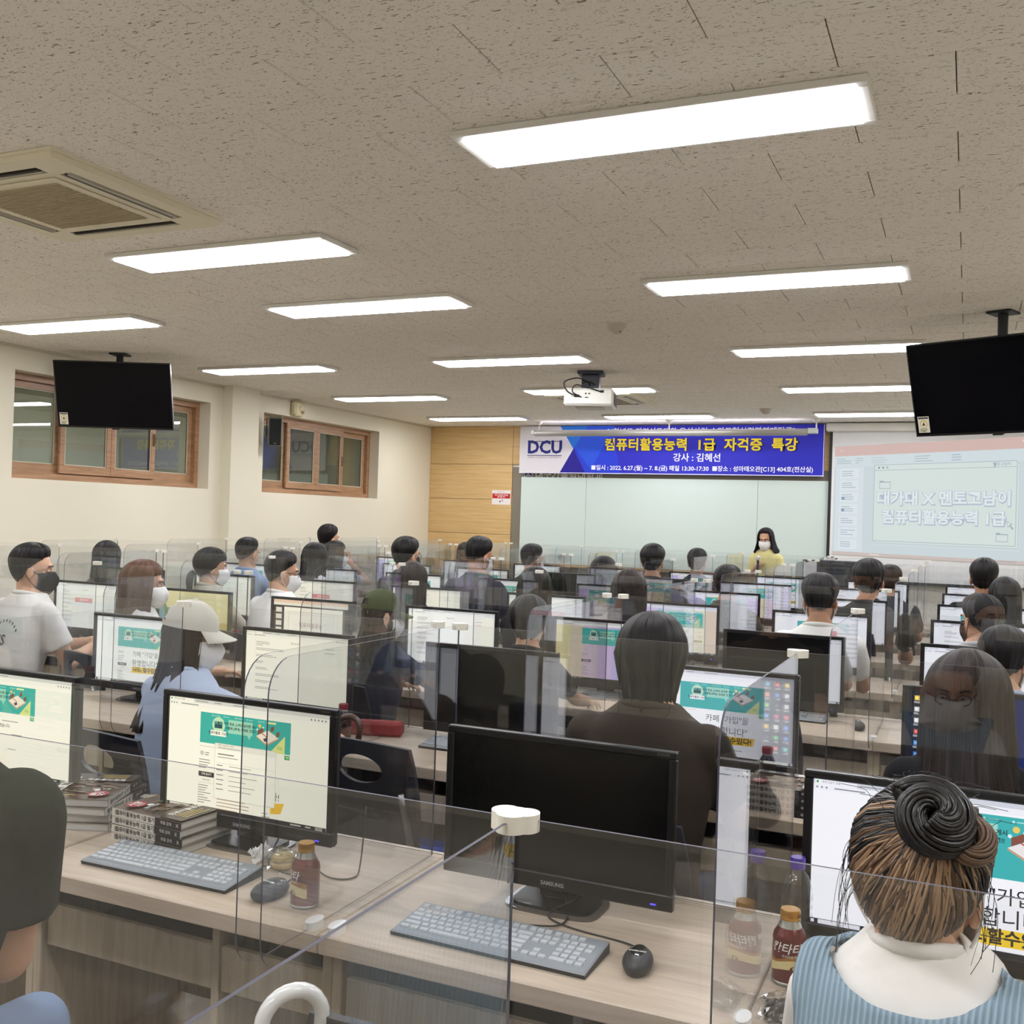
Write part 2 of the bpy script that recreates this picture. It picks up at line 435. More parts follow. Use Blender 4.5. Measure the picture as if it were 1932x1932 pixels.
for wi, (y0, y1, z0, z1) in enumerate((W1, W2)):
    r = thing('window_%d' % (wi + 1), None, None); r['kind'] = 'structure'
    r['label'] = 'brown wood framed sliding window, %s' % ('behind the hanging television' if wi == 0 else 'under the wall speaker')
    X = XL - .17; f = .055
    fr = MB()
    fr.box(X - .08, X + .03, y0, y1, z0, z0 + f).box(X - .08, X + .03, y0, y1, z1 - f, z1).box(X - .08, X + .03, y0, y0 + f, z0 + f, z1 - f).box(X - .08, X + .03, y1 - f, y1, z0 + f, z1 - f)
    fr.box(X - .012, X - .004, y0 + f, y1 - f, z0 + f, z0 + f + .018)
    obj('frame', fr, WINM, r)
    n = 4; a = y0 + f; wd = (y1 - y0 - 2 * f) / n; st = .055
    for k in range(n):
        s0, s1 = a + k * wd - (.02 if k in (1, 3) else 0), a + (k + 1) * wd + (.02 if k == 0 else 0); xx = X + (.006 if k in (1, 2) else -.045)
        zz0, zz1 = z0 + f + .01, z1 - f
        sm = MB(); sm.cbox(xx, xx + .032, s0, s1, zz0, zz0 + st + .02, .004).cbox(xx, xx + .032, s0, s1, zz1 - st, zz1, .004)
        sm.cbox(xx, xx + .032, s0, s0 + st, zz0 + st + .02, zz1 - st, .004).cbox(xx, xx + .032, s1 - st, s1, zz0 + st + .02, zz1 - st, .004)
        so = obj('sash', sm, WINM, r)
        obj('pane', MB().box(xx + .012, xx + .018, s0 + st - .002, s1 - st + .002, zz0 + st + .018, zz1 - st + .002), WGLASS, so)
        g = MB(); g0, g1, h0, h1 = s0 + st, s1 - st, zz0 + st + .02, zz1 - st
        for b_ in ((g0, g1, h0, h0 + .008), (g0, g1, h1 - .008, h1), (g0, g0 + .008, h0, h1), (g1 - .008, g1, h0, h1)): g.box(xx + .02, xx + .026, *b_)
        obj('gasket', g, GASK, so)
        if k == 2:
            lk = MB(); lk.cbox(xx + .03, xx + .05, s1 - .04, s1 - .012, (zz0 + zz1) / 2 - .06, (zz0 + zz1) / 2 + .06, .008).cbox(xx + .05, xx + .06, s1 - .034, s1 - .018, (zz0 + zz1) / 2 - .035, (zz0 + zz1) / 2 + .03, .006)
            obj('latch', lk, mat('bronze_latch', (120, 96, 72), 0.35, 0.6), so)
# ceiling: slab with separate fissured tiles in running bond
struct_ceiling = struct('ceiling', MB().box(XL - .3, XR + .3, YB - .3, YF + .3, ZC + .014, ZC + .2), mat('ceiling_gap', (60, 54, 48), 0.9))
TW, TD = 0.6, 0.2985
tiles = []
n0 = int((YB - 2.353) / TD) - 1
for n in range(n0, 60):
    ya = 2.353 + n * TD; yb = ya + TD
    if yb < YB or ya > YF: continue
    off = -1.865 + (0.3 if n % 2 else 0)
    m0 = int((XL - off) / TW) - 1
    for m in range(m0, 40):
        xa = off + m * TW; xb = xa + TW
        if xb < XL or xa > XR: continue
        c = (max(xa, XL), min(xb, XR), max(ya, YB), min(yb, YF))
        if c[1] - c[0] < .01 or c[3] - c[2] < .01: continue
        tiles.append(c)
def tile_seen(c):
    cx, cy = (c[0] + c[1]) / 2, (c[2] + c[3]) / 2
    d = Vector((cx, cy, ZC - 1.62)); z = d.dot(_f)
    if z < .3: return 0
    px, py = d.dot(_r) / z, d.dot(_u) / z
    if abs(px) > .53 or abs(py) > .53: return 0
    return 1.0 / (z * z * z)
tiles.sort(key=lambda c: -tile_seen(c))
TC = .0042
full = MB().cbox(-TW / 2 + .0014, TW / 2 - .0014, -TD / 2 + .0014, TD / 2 - .0014, 0, .014, TC).mesh('ceiling_tile', CEILM)
rest = MB(); k = 0
for c in tiles:
    if k < 295 and tile_seen(c) > 0 and abs(c[1] - c[0] - TW) < 1e-4 and abs(c[3] - c[2] - TD) < 1e-4:
        obj('ceiling_tile', full, parent=struct_ceiling, loc=((c[0] + c[1]) / 2, (c[2] + c[3]) / 2, ZC)); k += 1
    else: rest.cbox(c[0] + .0014, c[1] - .0014, c[2] + .0014, c[3] - .0014, ZC, ZC + .014, TC)
rt = obj('far_ceiling_tiles', rest, CEILM, struct_ceiling); rt['kind'] = 'stuff'
struct('trim_1', MB().box(XL, XL + .018, YB, 8.46, ZC - .022, ZC).box(XL, XL + .018, 8.9, YF, ZC - .022, ZC), mat('ceiling_trim', (206, 198, 178), 0.6))
struct('baseboard_left', MB().box(XL, XL + .012, YB, 8.46, 0, .1).box(XL, XL + .012, 8.9, YF, 0, .1), mat('baseboard_grey', (90, 84, 76), 0.5))

# front wall: plaster, wood boards, taupe surround, glass whiteboard
fwall = struct('wall_front', MB().box(XL - .2, XR, YF, YF + .2, 0, ZC), mat('front_plaster', (216, 212, 202), 0.8))
FWOOD = wood_mat('oak_board', (196, 160, 104), (214, 182, 128), (2.0, 2, 34), 0.5, world=True)
def board(x0, x1, z0, z1, t=.03): obj('board', MB().cbox(x0 + .002, x1 - .002, YF - t, YF, z0 + .002, z1 - .002, .003), FWOOD, fwall)
zs = (0.0, .45, .92, 1.39, 1.875, 2.365, ZC)
for i in range(6):
    board(XL, -5.80, zs[i], zs[i + 1])
board(-5.80, -5.68, 2.365, ZC); board(-1.70, -1.50, 2.32, ZC)
obj('surround', MB().cbox(-5.79, -1.50, YF - .025, YF, .25, 2.33, .004), mat('taupe_laminate', (124, 116, 102), 0.5), fwall)
WBM = mat('glass_board', (205, 219, 213), 0.18, spec=0.5, coat=0.3)
wb = thing('whiteboard', 'pale green glass writing board under the blue banner', 'whiteboard', (0, 0, 0))
xs = (-5.655, -4.70, -2.42, -1.545)
for i in range(3): obj('board_panel', MB().cbox(xs[i] + .0015, xs[i + 1] - .0015, YF - .045, YF - .025, 1.02, 2.195, .002), WBM, wb)
obj('pen_tray', MB().cbox(-5.655, -1.545, YF - .12, YF - .025, .985, 1.015, .005), mat('oak_tray', (188, 156, 112), 0.5), wb)
# school emblem and name, half hidden by the banner
em = thing('wall_emblem', 'round white and blue school emblem with lettering above the whiteboard', 'emblem', (-5.56, YF - .026, 2.235))
c = Canvas(.13, .13, 200, 200, step=.0003); c.circ(100, 100, 98, (238, 238, 240), 32).circ(100, 100, 84, (34, 52, 120), 32)
c.poly([(40, 130), (60, 120), (75, 60), (100, 40), (125, 60), (140, 120), (160, 130), (150, 145), (50, 145)], (235, 236, 240)).circ(100, 100, 34, (34, 52, 120))
c.rect(94, 78, 12, 44, (235, 236, 240)).rect(80, 90, 40, 12, (235, 236, 240))
obj('badge', c.mesh('badge', PRINTM), parent=em)
tb = text_mb('대구가톨릭대학교', .135, .012, 'LEFT'); o_ = obj('lettering', tb.xf(Matrix.Translation((.1, -.002, -.01))), mat('white_letter', (236, 234, 228), 0.5), em)

# notice poster on the wood boards
c = Canvas(.285, .20, 285, 200, step=.0002); c.rect(0, 0, 285, 200, (232, 226, 222)).rect(6, 46, 272, 68, (186, 40, 44))
c.text(142, 68, 26, '외부 음식물 반입을', (240, 225, 222), .02).text(142, 94, 26, '금지합니다', (240, 225, 222), .02).text(142, 24, 18, '알려드립니다', (120, 110, 110))
c.poly([(112, 160), (128, 140), (138, 158), (126, 170)], (50, 45, 45)).circ(160, 138, 9, (120, 100, 105)).poly([(150, 150), (176, 148), (172, 158)], (150, 140, 140))
po = tag(obj('poster', c.mesh('poster', PRINTM), parent=None, loc=(-5.955, YF - .034, 1.905)), 'small white notice with a red band taped to the oak boards', 'poster')

# ---------------------------------------------------------------- blue banner
BX0, BX1, BZ0, BZ1 = -5.66, -1.62, 2.245, 2.885
bw, bh = BX1 - BX0, BZ1 - BZ0
c = Canvas(bw, bh, bw * 1000, bh * 1000, step=.0002)
def bx(x, z): return ((x - BX0) * 1000, (BZ1 - z) * 1000)
c.rect(0, 0, bw * 1000, bh * 1000, (45, 45, 182))
c.poly([bx(-4.69, BZ0), bx(-4.2, BZ0), bx(-4.35, BZ1), bx(-4.68, BZ1), bx(-4.86, 2.58)], (38, 62, 204))
c.poly([bx(BX0, BZ0), bx(-5.07, BZ0), bx(-4.875, 2.578), bx(-5.07, BZ1), bx(BX0, BZ1)], (214, 210, 214))
c.poly([bx(-5.07, BZ1), bx(-4.68, BZ1), bx(-4.875, 2.578)], (34, 116, 214)).poly([bx(-5.07, BZ0), bx(-4.69, BZ0), bx(-4.875, 2.578)], (32, 22, 138))
c.poly([bx(-4.86, 2.60), bx(-4.68, BZ1), bx(-4.3, BZ1), bx(-4.62, 2.3)], (40, 84, 214))
def bt(x, z, size, s, col, width=None, **k):
    X, Z = bx(x, z)
    if width: q = text_mb(s, 1, k.get('bold', 0), 'CENTER', 0, k.get('spacing', 1)).v; size = width / (max(v[0] for v in q) - min(v[0] for v in q))
    c.text(X, Z, size * 1000, s, col, **k)
bt(-3.19, 2.80, .115, '[4학년도 지역선도대학 육성사업 스마트혁신경영연계전공]', (236, 236, 246), 2.42, bold=.012)
T1 = '컴퓨터활용능력  1급  자격증  특강'
bt(-3.18, 2.622, .20, T1, (20, 20, 90), 2.52, bold=.052, spacing=1.06); bt(-3.187, 2.625, .20, T1, (250, 226, 52), 2.49, bold=.030, spacing=1.06)
bt(-3.19, 2.462, .135, '강사 : 김혜선', (240, 240, 248), .61, bold=.012)
bt(-3.18, 2.325, .108, '■일시 : 2022. 6.27.(월) ~ 7. 8.(금) 매일 13:30-17:30  ■장소 : 성마태오관[C13] 404호(전산실)', (240, 240, 248), 2.86, bold=.016)
bt(-5.29, 2.593, .225, 'DCU', (24, 34, 116), .50, bold=.035); bt(-5.29, 2.462, .043, 'DAEGU CATHOLIC UNIVERSITY', (120, 110, 130), .49)
for z in (2.683, 2.492): x_, z_ = bx(-5.545, z); c.rect(x_, z_, 505, 9, (40, 44, 110))
c.rect(0, bh * 1000 - 14, bw * 1000, 10, (225, 222, 240)).rect(bw * 1000 - 14, 0, 8, bh * 1000, (225, 222, 240))
ban = thing('banner', 'long blue banner with yellow Korean title above the whiteboard', 'banner', (0, 0, 0))
obj('cloth', MB().cbox(BX0, BX1, YF - .115, YF - .109, BZ0, BZ1, .002), mat('banner_cloth', (214, 210, 220), 0.7), ban)
pr = obj('print', c.mesh('print', print_mat('banner_print', 0, 0.6)), parent=ban, loc=((BX0 + BX1) / 2, YF - .1155, (BZ0 + BZ1) / 2))
for x in (BX0 + .05, BX1 - .05): obj('cord', MB().cyl((x, YF - .11, BZ1 - .01), (x, YF, BZ1 + .005), .004, n=6), WHITEP, ban)

# blackboard lamp on three rods
LX0, LX1, LY = -5.26, -1.66, 12.40
bl = thing('board_lamp', 'long grey tubular board lamp hanging in front of the banner', 'lamp', (0, 0, 0))
LMET = mat('lamp_grey', (172, 170, 164), 0.35, 0.3)
prof = [(LY + .05 * math.cos(t) * 1.0, 2.745 + .042 * math.sin(t)) for t in [2 * PI * i / 14 for i in range(14)]]
obj('housing', MB().prism(prof, LX0 + .03, LX1 - .1, 'x'), LMET, bl, smooth=40)
for x0_, x1_ in ((LX0 - .02, LX0 + .03), (LX1 - .1, LX1 + .02)): obj('end_cap', MB().cbox(x0_, x1_, LY - .04, LY + .04, 2.725, 2.79, .008), mat('lamp_cap', (186, 190, 184), 0.5), bl)
obj('tube', MB().cyl((LX0 + .1, LY + .052, 2.775), (LX1 - .15, LY + .052, 2.775), .012, n=8), emis('board_tube', (244, 240, 255), 14.0), bl)
for x in (-5.18, -3.43, -1.66):
    rd = obj('rod', MB().cyl((x, LY, 2.78), (x, LY, ZC), .009, n=8), WHITEP, bl)
    obj('cup', MB().lathe([(.012, -.045), (.04, -.02), (.05, 0)], 12, (x, LY, ZC)), WHITEP, bl, smooth=40)

# projection screen with the projected lesson
ps = thing('projection_screen', 'pull-down projection screen showing pale lesson slide', 'projection screen', (0, 0, 0))
PX0, PX1 = -1.50, 1.75
obj('case', MB().cbox(-1.60, 1.95, YF - .2, YF - .06, 2.79, 2.89, .012), mat('screen_case', (222, 220, 214), 0.5), ps)
obj('fabric', MB().box(PX0 - .03, PX1 + .03, YF - .105, YF - .102, 1.02, 2.79), mat('screen_fabric', (222, 222, 222), 0.8), ps)
for a_, b_ in ((PX0 - .065, PX0 - .03), (PX1 + .03, PX1 + .065)): obj('border', MB().box(a_, b_, YF - .107, YF - .1, 1.02, 2.79), BLACKM, ps)
obj('bottom_bar', MB().cbox(PX0 - .07, PX1 + .07, YF - .12, YF - .085, .985, 1.02, .006), BLACKM, ps)
c = Canvas(2.2, 1.3, 2200, 1300, step=.00015)      # local x from -1.50, z from 1.31
def sx(x, z): return ((x + 1.50) * 1000, (2.61 - z) * 1000)
PB = (206, 216, 218)
c.rect(0, 0, 2200, 1300, (204, 216, 220)).rect(0, 0, 2200, 120, (212, 184, 178)).rect(60, 40, 40, 30, (214, 196, 190)).rect(2030, 30, 60, 24, (222, 214, 208))
c.rect(0, 120, 2200, 130, (210, 222, 226)); c.lines(30, 150, 180, 3, 26, (176, 190, 196), 10, 1).lines(240, 150, 90, 3, 26, (182, 194, 200), 10, 2).lines(420, 150, 240, 3, 28, (186, 198, 204), 8, 3).lines(900, 150, 300, 3, 28, (180, 192, 200), 10, 4).lines(1300, 150, 120, 3, 28, (170, 184, 200), 10, 5)
c.rect(20, 255, 320, 1000, (214, 224, 230))
for i in range(7):
    y = 275 + i * 140; c.rect(70, y, 210, 112, (222, 230, 234)).lines(90, y + 24, 170, 3, 26, (168, 184, 200), 9, i + 10)
    if i in (2, 3): c.circ(110, y + 70, 20, (140, 160, 190))
c.rect(0, 1262, 2200, 38, (204, 190, 184)); c.lines(430, 1272, 120, 1, 1, (222, 216, 210), 14).rect(1800, 1272, 200, 12, (176, 172, 180))
c.rect(470, 250, 1560, 920, (206, 220, 224)).rect(486, 262, 1530, 880, (172, 186, 192)).rect(490, 266, 1522, 872, (212, 224, 222)).rect(458, 238, 1530, 880, (168, 182, 190)).rect(464, 244, 1518, 868, (214, 226, 222)).rect(464, 300, 1518, 4, (150, 166, 176))
for i in range(3): c.circ(510 + i * 46, 272, 11, (120, 138, 150)); c.circ(510 + i * 46, 272, 6, (210, 222, 222) if i == 2 else (130, 146, 156))
c.text(1830, 272, 40, '멘토고남이', (170, 184, 196), .02).poly([(1730, 258), (1776, 258), (1768, 268), (1762, 300), (1748, 300), (1744, 268)], (160, 176, 190))
for s, y, sz in (('대가대 X 멘토고남이', 635, 168), ('컴퓨터활용능력 1급', 845, 164)):
    c.text(1222, y + 9, sz, s, (178, 190, 206), .065); c.text(1217, y, sz, s, (184, 196, 212), .052); c.text(1217, y, sz, s, (226, 234, 236), .028)
def folder(x, y):
    c.poly([(x - 62, y + 46), (x - 62, y - 46), (x - 20, y - 46), (x - 14, y - 36), (x + 62, y - 36), (x + 62, y + 46)], (160, 174, 184)).rect(x - 57, y - 26, 114, 66, (216, 226, 224))
folder(583, 470); folder(1848, 1030)
c.poly([(1890, 860), (1960, 890), (1935, 900), (1966, 940), (1952, 950), (1922, 910), (1906, 930)], (170, 182, 188)).poly([(1898, 868), (1945, 889), (1925, 895), (1906, 918)], (216, 226, 224))
me = c.mesh('projected_image', print_mat('projected_light', 0.95, 0.8))
for v in me.vertices:                      # the projector throws a slightly keystoned picture
    t = (v.co.x + 1.1) / 2.2; q = (v.co.z + .65) / 1.3
    v.co.z += t * (.125 * q - .035 * (1 - q))
obj('projected_image', me, parent=ps, loc=(-.40, YF - .1055, 1.96))
# ================================================================ THINGS ON THE CEILING AND WALLS
EMIT = emis('led_diffuser', (250, 251, 255), PANEL_EMIT)
FRAMEM = mat('light_frame', (226, 224, 218), 0.4)
def make_light():
    t = thing('ceiling_light', '', 'ceiling light', (0, 0, ZC), 0, 'LED ceiling panels')
    L_, D_, h = 1.32, .335, .024
    f = MB(); e = .034
    f.cbox(-L_ / 2, L_ / 2, -D_ / 2, -D_ / 2 + e, -h, 0, .004).cbox(-L_ / 2, L_ / 2, D_ / 2 - e, D_ / 2, -h, 0, .004).cbox(-L_ / 2, -L_ / 2 + e, -D_ / 2 + e, D_ / 2 - e, -h, 0, .004).cbox(L_ / 2 - e, L_ / 2, -D_ / 2 + e, D_ / 2 - e, -h, 0, .004)
    obj('frame', f, FRAMEM, t)
    obj('diffuser', MB().cbox(-L_ / 2 + e, L_ / 2 - e, -D_ / 2 + e, D_ / 2 - e, -h - .008, -.004, .004), EMIT, t)
    return t
light0 = None
ROWS_Y = (3.165, 5.335, 7.49, 9.62, 11.80)
CX = {'left': -5.79, 'middle': -3.40, 'right': -.95, 'far right': 1.45}
spots = []
for i, y in enumerate(ROWS_Y):
    for cn, x in CX.items():
        yy = y
        if cn == 'middle' and i == 0: yy = 4.06
        if cn == 'middle' and i == 3: yy = 9.36
        spots.append((x, yy, 'white LED ceiling panel, %s column, %s row from the camera' % (cn, ORD[i])))
for i, y in enumerate((.95, -1.2)):
    for cn, x in CX.items():
        if cn == 'far right' and i: continue
        spots.append((x, y, 'white LED ceiling panel, %s column, %s row behind the nearest visible lights' % (cn, ORD[i])))
for x, y, lb in spots:
    if light0 is None: light0 = make_light(); light0.location = (x, y, ZC); light0['label'] = lb
    else: copy_tree(light0, None, (x, y, ZC), 0, lb)

# ceiling cassette air conditioners
def make_ac():
    t = thing('air_conditioner', '', 'air conditioner', (0, 0, ZC), 0, 'ceiling air conditioners')
    body = mat('ac_ivory', (230, 223, 200), 0.5); dark = mat('ac_dark', (52, 48, 42), 0.6)
    h = .035; S = .455
    b = MB(); slots = [(-.30, .30, .325, .385), (-.30, .30, -.385, -.325), (.325, .385, -.30, .30), (-.385, -.325, -.30, .30)]
    g = sorted({-S, -.385, -.325, -.30, .30, .325, .385, S}); 
    V = {}
    def inslot(a, c): return any(x0 - 1e-6 <= a <= x1 + 1e-6 and y0 - 1e-6 <= c <= y1 + 1e-6 for x0, x1, y0, y1 in slots)
    for i in range(len(g) - 1):
        for j in range(len(g) - 1):
            if inslot((g[i] + g[i + 1]) / 2, (g[j] + g[j + 1]) / 2): continue
            b.box(g[i], g[i + 1], g[j], g[j + 1], -h, -.012)
    b.box(-S - .012, S + .012, -S - .012, S + .012, -.012, 0)
    obj('fascia', b, body, t)
    for x0, x1, y0, y1 in slots:
        sl = obj('outlet', MB().box(x0, x1, y0, y1, -.016, -.012), dark, t)
        lx = x1 - x0 > y1 - y0
        v = MB()
        if lx: v.cbox(x0 + .004, x1 - .004, y0 + .02, y0 + .034, -h - .004, -.018, .003)
        else: v.cbox(x0 + .02, x0 + .034, y0 + .004, y1 - .004, -h - .004, -.018, .003)
        obj('vane', v, dark, sl)
        e = MB()
        if lx: e.box(x0 + .01, x1 - .01, y0 + .034, y0 + .038, -h - .005, -.026)
        else: e.box(x0 + .034, x0 + .038, y0 + .01, y1 - .01, -h - .005, -.026)
        obj('vane_edge', e, mat('vane_edge', (220, 214, 200), 0.4), sl)
    gr = MB(); gr.cbox(-.285, .285, -.285, .285, -h - .008, -h, .006); obj('grille_frame', gr, body, t)
    lou = MB()
    for i in range(30):
        y = -.245 + i * .0163; lou.box(-.25, .25, y, y + .009, -h - .012, -h - .008)
    lo = obj('grille', lou, mat('ac_grille', (172, 160, 130), 0.6), t); lo['kind'] = 'stuff'
    return t
ac = make_ac(); ac.location = (-3.50, 3.115, ZC); ac['label'] = 'ivory square cassette air conditioner over the near left seats'
copy_tree(ac, None, (-3.50, 10.02, ZC), 0, 'ivory square cassette air conditioner behind the projector')

# smoke detectors
def detector(x, y, lb):
    t = thing('smoke_detector', lb, 'smoke detector', (x, y, ZC), 0, 'smoke detectors')
    obj('base', MB().lathe([(.068, 0), (.068, -.008), (.06, -.02)][::-1], 24), mat('detector', (196, 188, 176), 0.5), t, smooth=40)
    obj('sensor', MB().lathe([(.012, -.062), (.03, -.056), (.05, -.034), (.055, -.02)], 20), mat('detector', (196, 188, 176), 0.5), t, smooth=40)
    obj('indicator', MB().sphere((.03, -.02, -.05), .006, 8, 6), mat('detector_red', (150, 40, 30), 0.3), t)
detector(-2.12, 6.33, 'round smoke detector in front of the projector, nearer one')
detector(-2.05, 11.28, 'round smoke detector close to the banner, farther one')

# projector
pj = thing('projector', 'white ceiling projector on a dark mount with looping cables', 'projector', (-3.0, 8.31, ZC), rad(14))
PW = mat('projector_white', (226, 224, 216), 0.45)
obj('mount', MB().cbox(-.11, .11, -.11, .11, -.03, 0, .004).cbox(-.075, .075, -.075, .075, -.16, -.03, .006), mat('mount_blueblack', (38, 38, 52), 0.5), pj)
bd = obj('body', MB().cbox(-.21, .21, -.19, .19, -.31, -.16, .018), PW, pj)
obj('underside', MB().cbox(-.12, .12, -.1, .1, -.318, -.308, .004), mat('projector_grey', (200, 198, 190), 0.5), pj)
sl = MB()
for i in range(16): sl.box(.2095, .2125, -.16 + i * .02, -.149 + i * .02, -.29, -.19)
v = obj('vent', sl, mat('vent_dark', (60, 58, 56), 0.6), pj); v['kind'] = 'stuff'
pt = MB()
for x, z, w_, h_ in ((-.12, -.24, .02, .012), (-.09, -.24, .012, .022), (-.03, -.215, .014, .012), (0, -.215, .014, .012), (-.03, -.245, .03, .008), (.1, -.2, .03, .02)): pt.box(x, x + w_, -.1925, -.189, z, z + h_)
pt = obj('port', pt, BLACKM, pj); pt['kind'] = 'stuff'
def arc(pts, n=24):
    """Catmull-Rom through points"""
    P = [Vector(p) for p in pts]; P = [P[0] * 2 - P[1]] + P + [P[-1] * 2 - P[-2]]; out = []
    m = max(2, n // (len(P) - 3))
    for i in range(1, len(P) - 2):
        for k in range(m):
            t = k / m; a, b_, c_, d_ = P[i - 1], P[i], P[i + 1], P[i + 2]
            out.append(.5 * (2 * b_ + (c_ - a) * t + (2 * a - 5 * b_ + 4 * c_ - d_) * t * t + (3 * b_ - a - 3 * c_ + d_) * t ** 3))
    out.append(P[-2]); return out
obj('cable', MB().tube(arc([(-.09, -.2, -.235), (-.17, -.25, -.2), (-.2, -.24, -.12), (-.1, -.2, -.08), (-.02, -.12, -.1), (.0, -.07, -.13)], 30), .006, 6), BLACKM, pj, smooth=True)
obj('cable', MB().tube(arc([(.11, -.195, -.195), (.03, -.22, -.17), (-.05, -.2, -.13), (.0, -.12, -.1), (.04, -.08, -.12)], 24), .006, 6), BLACKM, pj, smooth=True)
obj('cable', MB().tube(arc([(-.06, -.2, -.24), (-.13, -.24, -.2), (-.1, -.22, -.14), (.02, -.16, -.17)], 24), .005, 6), BLACKM, pj, smooth=True)

# televisions hanging from the ceiling
def make_tv(loc, yaw, tilt, lb):
    t = thing('television', lb, 'television', (loc[0], loc[1], 0), yaw, 'hanging televisions')
    z = loc[2]; Wt, Ht = .97, .56
    R = Matrix.Translation((0, 0, z)) @ Matrix.Rotation(tilt, 4, 'X')
    obj('cabinet', MB().cbox(-Wt / 2, Wt / 2, 0, .035, -Ht / 2, Ht / 2, .004).cbox(-.3, .3, .035, .07, -.2, .14, .015).xf(R), BLACK, t)
    obj('screen', MB().box(-Wt / 2 + .008, Wt / 2 - .008, -.0012, 0, -Ht / 2 + .016, Ht / 2 - .008).xf(R), mat('tv_glass', (5, 5, 9), 0.22, spec=0.15), t)
    for s in (-1, 1): obj('edge_trim', MB().box(s * Wt / 2 - .0015, s * Wt / 2 + .0015, .002, .02, -Ht / 2, Ht / 2).xf(R), mat('tv_trim', (110, 112, 112), 0.25, 0.6), t)
    obj('stand_badge', MB().cbox(-.03, .03, -.006, .03, -Ht / 2 - .008, -Ht / 2 + .006, .003).xf(R), BLACK, t)
    c = Canvas(.07, .1, 70, 100, step=.0002); c.rect(0, 0, 70, 100, (222, 218, 200)).rect(4, 4, 62, 12, (90, 90, 86)).circ(35, 46, 24, (206, 178, 90)).circ(35, 48, 18, (230, 226, 210)).poly([(35, 34), (46, 56), (24, 56)], (60, 60, 50)).lines(10, 74, 50, 3, 8, (130, 126, 110), 4).rect(24, 88, 22, 8, (150, 160, 90))
    m = c.mesh('energy_label', PRINTM); m.transform(R @ Matrix.Translation((-Wt / 2 + .055, -.002, -Ht / 2 + .075))); obj('energy_label', m, parent=t)
    br = MB(); br.cbox(-.1, .1, .05, .075, -.12, .12, .004); obj('bracket', br.xf(R), BLACKM, t)
    obj('pole', MB().cyl((0, .11, z - .02), (0, .11, ZC - .003), .028, n=14).cbox(-.07, .07, .04, .18, ZC - .014, ZC - .002, .003).cbox(-.03, .03, .06, .12, z - .05, z + .02, .004), BLACKM, t, smooth=40)
make_tv((-6.53, 6.42, 2.535), rad(23.7), rad(15.2), 'black television hanging from the ceiling in front of the left window')
make_tv((.105, 6.42, 2.46), rad(-24), rad(18), 'black television hanging from the ceiling near the projection screen')

# wall speaker on a bracket, and the ivory siren box
sp = thing('wall_speaker', 'slim dark wall speaker tilted down beside the far window', 'speaker', (XL + .18, 9.12, 2.49), rad(38))
R = Matrix.Rotation(rad(14), 4, 'X')
obj('cabinet', MB().cbox(-.075, .075, -.06, .09, -.16, .16, .012).xf(R), mat('speaker_case', (118, 114, 96), 0.5), sp)
obj('grille', MB().cbox(-.062, .062, -.072, -.06, -.145, .145, .006).xf(R), mat('speaker_grille', (34, 36, 40), 0.8, bump=(900, 0.5)), sp)
obj('bracket', MB().tube([(0, .09, .12), (-.06, .15, .15), (-.09, .17, .15), (-.09, .18, -.05)], .006, 6), BLACKM, sp)
obj('badge', MB().box(-.012, .012, -.074, -.072, -.13, -.122).xf(R), METAL, sp)
sb = thing('siren_box', 'ivory plastic paging speaker box above the far window', 'speaker', (XL, 9.70, 2.795))
obj('case', MB().cbox(0, .085, -.09, .09, -.085, .085, .022), mat('siren_ivory', (222, 212, 178), 0.45), sb)
obj('dome', MB().sphere((.085, .02, 0), (.02, .045, .05), 14, 8), mat('siren_ivory', (222, 212, 178), 0.45), sb, smooth=True)
obj('mouth', MB().cbox(.086, .106, .0, .05, -.055, -.02, .006), mat('siren_tan', (150, 132, 84), 0.5), sb)  # mouth in a darker tan than the ivory case
# ================================================================ DESKS, PARTITIONS, MONITORS, CHAIRS
PITCH_Y = 1.39; FR1 = 1.84; DD = .60; DZ = .72
def row_front(i): return FR1 + PITCH_Y * (i - 1) if i > 0 else .31
def col_x(k): return .10 - .895 * k          # k = 0 rightmost in view ... 7 by the left wall
NCOL = 8; NROW = 7
def place(i, k):
    if i == 0: return 'row under the camera, %s from the right' % ORD[k]
    return '%s row, %s seat from the right' % (ORD[i - 1], ORD[k])
def make_desk():
    t = thing('computer_desk', '', 'desk', (0, 0, 0), 0, 'computer desks in rows')
    w2 = .447
    obj('desktop', MB().cbox(-w2, w2, 0, DD, DZ - .042, DZ, .003), DESKM, t)
    obj('back_lip', MB().cbox(-w2, w2, DD - .014, DD, DZ, DZ + .002, .0008), mat('lip_pale', (214, 202, 186), .4), t)
    for s in (-1, 1): obj('side_panel', MB().cbox(min(s * w2, s * (w2 - .025)), max(s * w2, s * (w2 - .025)), .06, DD, 0, DZ - .042, .002), SIDEM, t)
    for a_, b_ in ((-w2 + .026, .108), (.132, w2 - .026)): obj('front_rail', MB().cbox(a_, b_, .075, .095, .50, .605, .003), SIDEM, t)
    obj('divider', MB().cbox(.109, .131, .07, DD - .03, 0, DZ - .043, .002), SIDEM, t)
    for a_, b_ in ((-w2 + .026, .108), (.132, w2 - .026)): obj('cable_shelf', MB().cbox(a_, b_, .096, DD - .03, .50, .515, .002), mat('shelf_dark', (70, 64, 56), 0.6), t)
    obj('modesty_panel', MB().cbox(-w2 + .026, w2 - .026, DD - .03, DD - .012, .18, DZ - .043, .002), SIDEM, t)
    return t
desk0 = make_desk(); first = True
for i in range(0, NROW + 1):
    for k in range(NCOL if i else 4):
        p = (col_x(k), row_front(i), 0); lb = 'wood laminate computer desk, ' + place(i, k)
        if first: desk0.location = p; desk0['label'] = lb; first = False
        else: copy_tree(desk0, None, p, 0, lb)

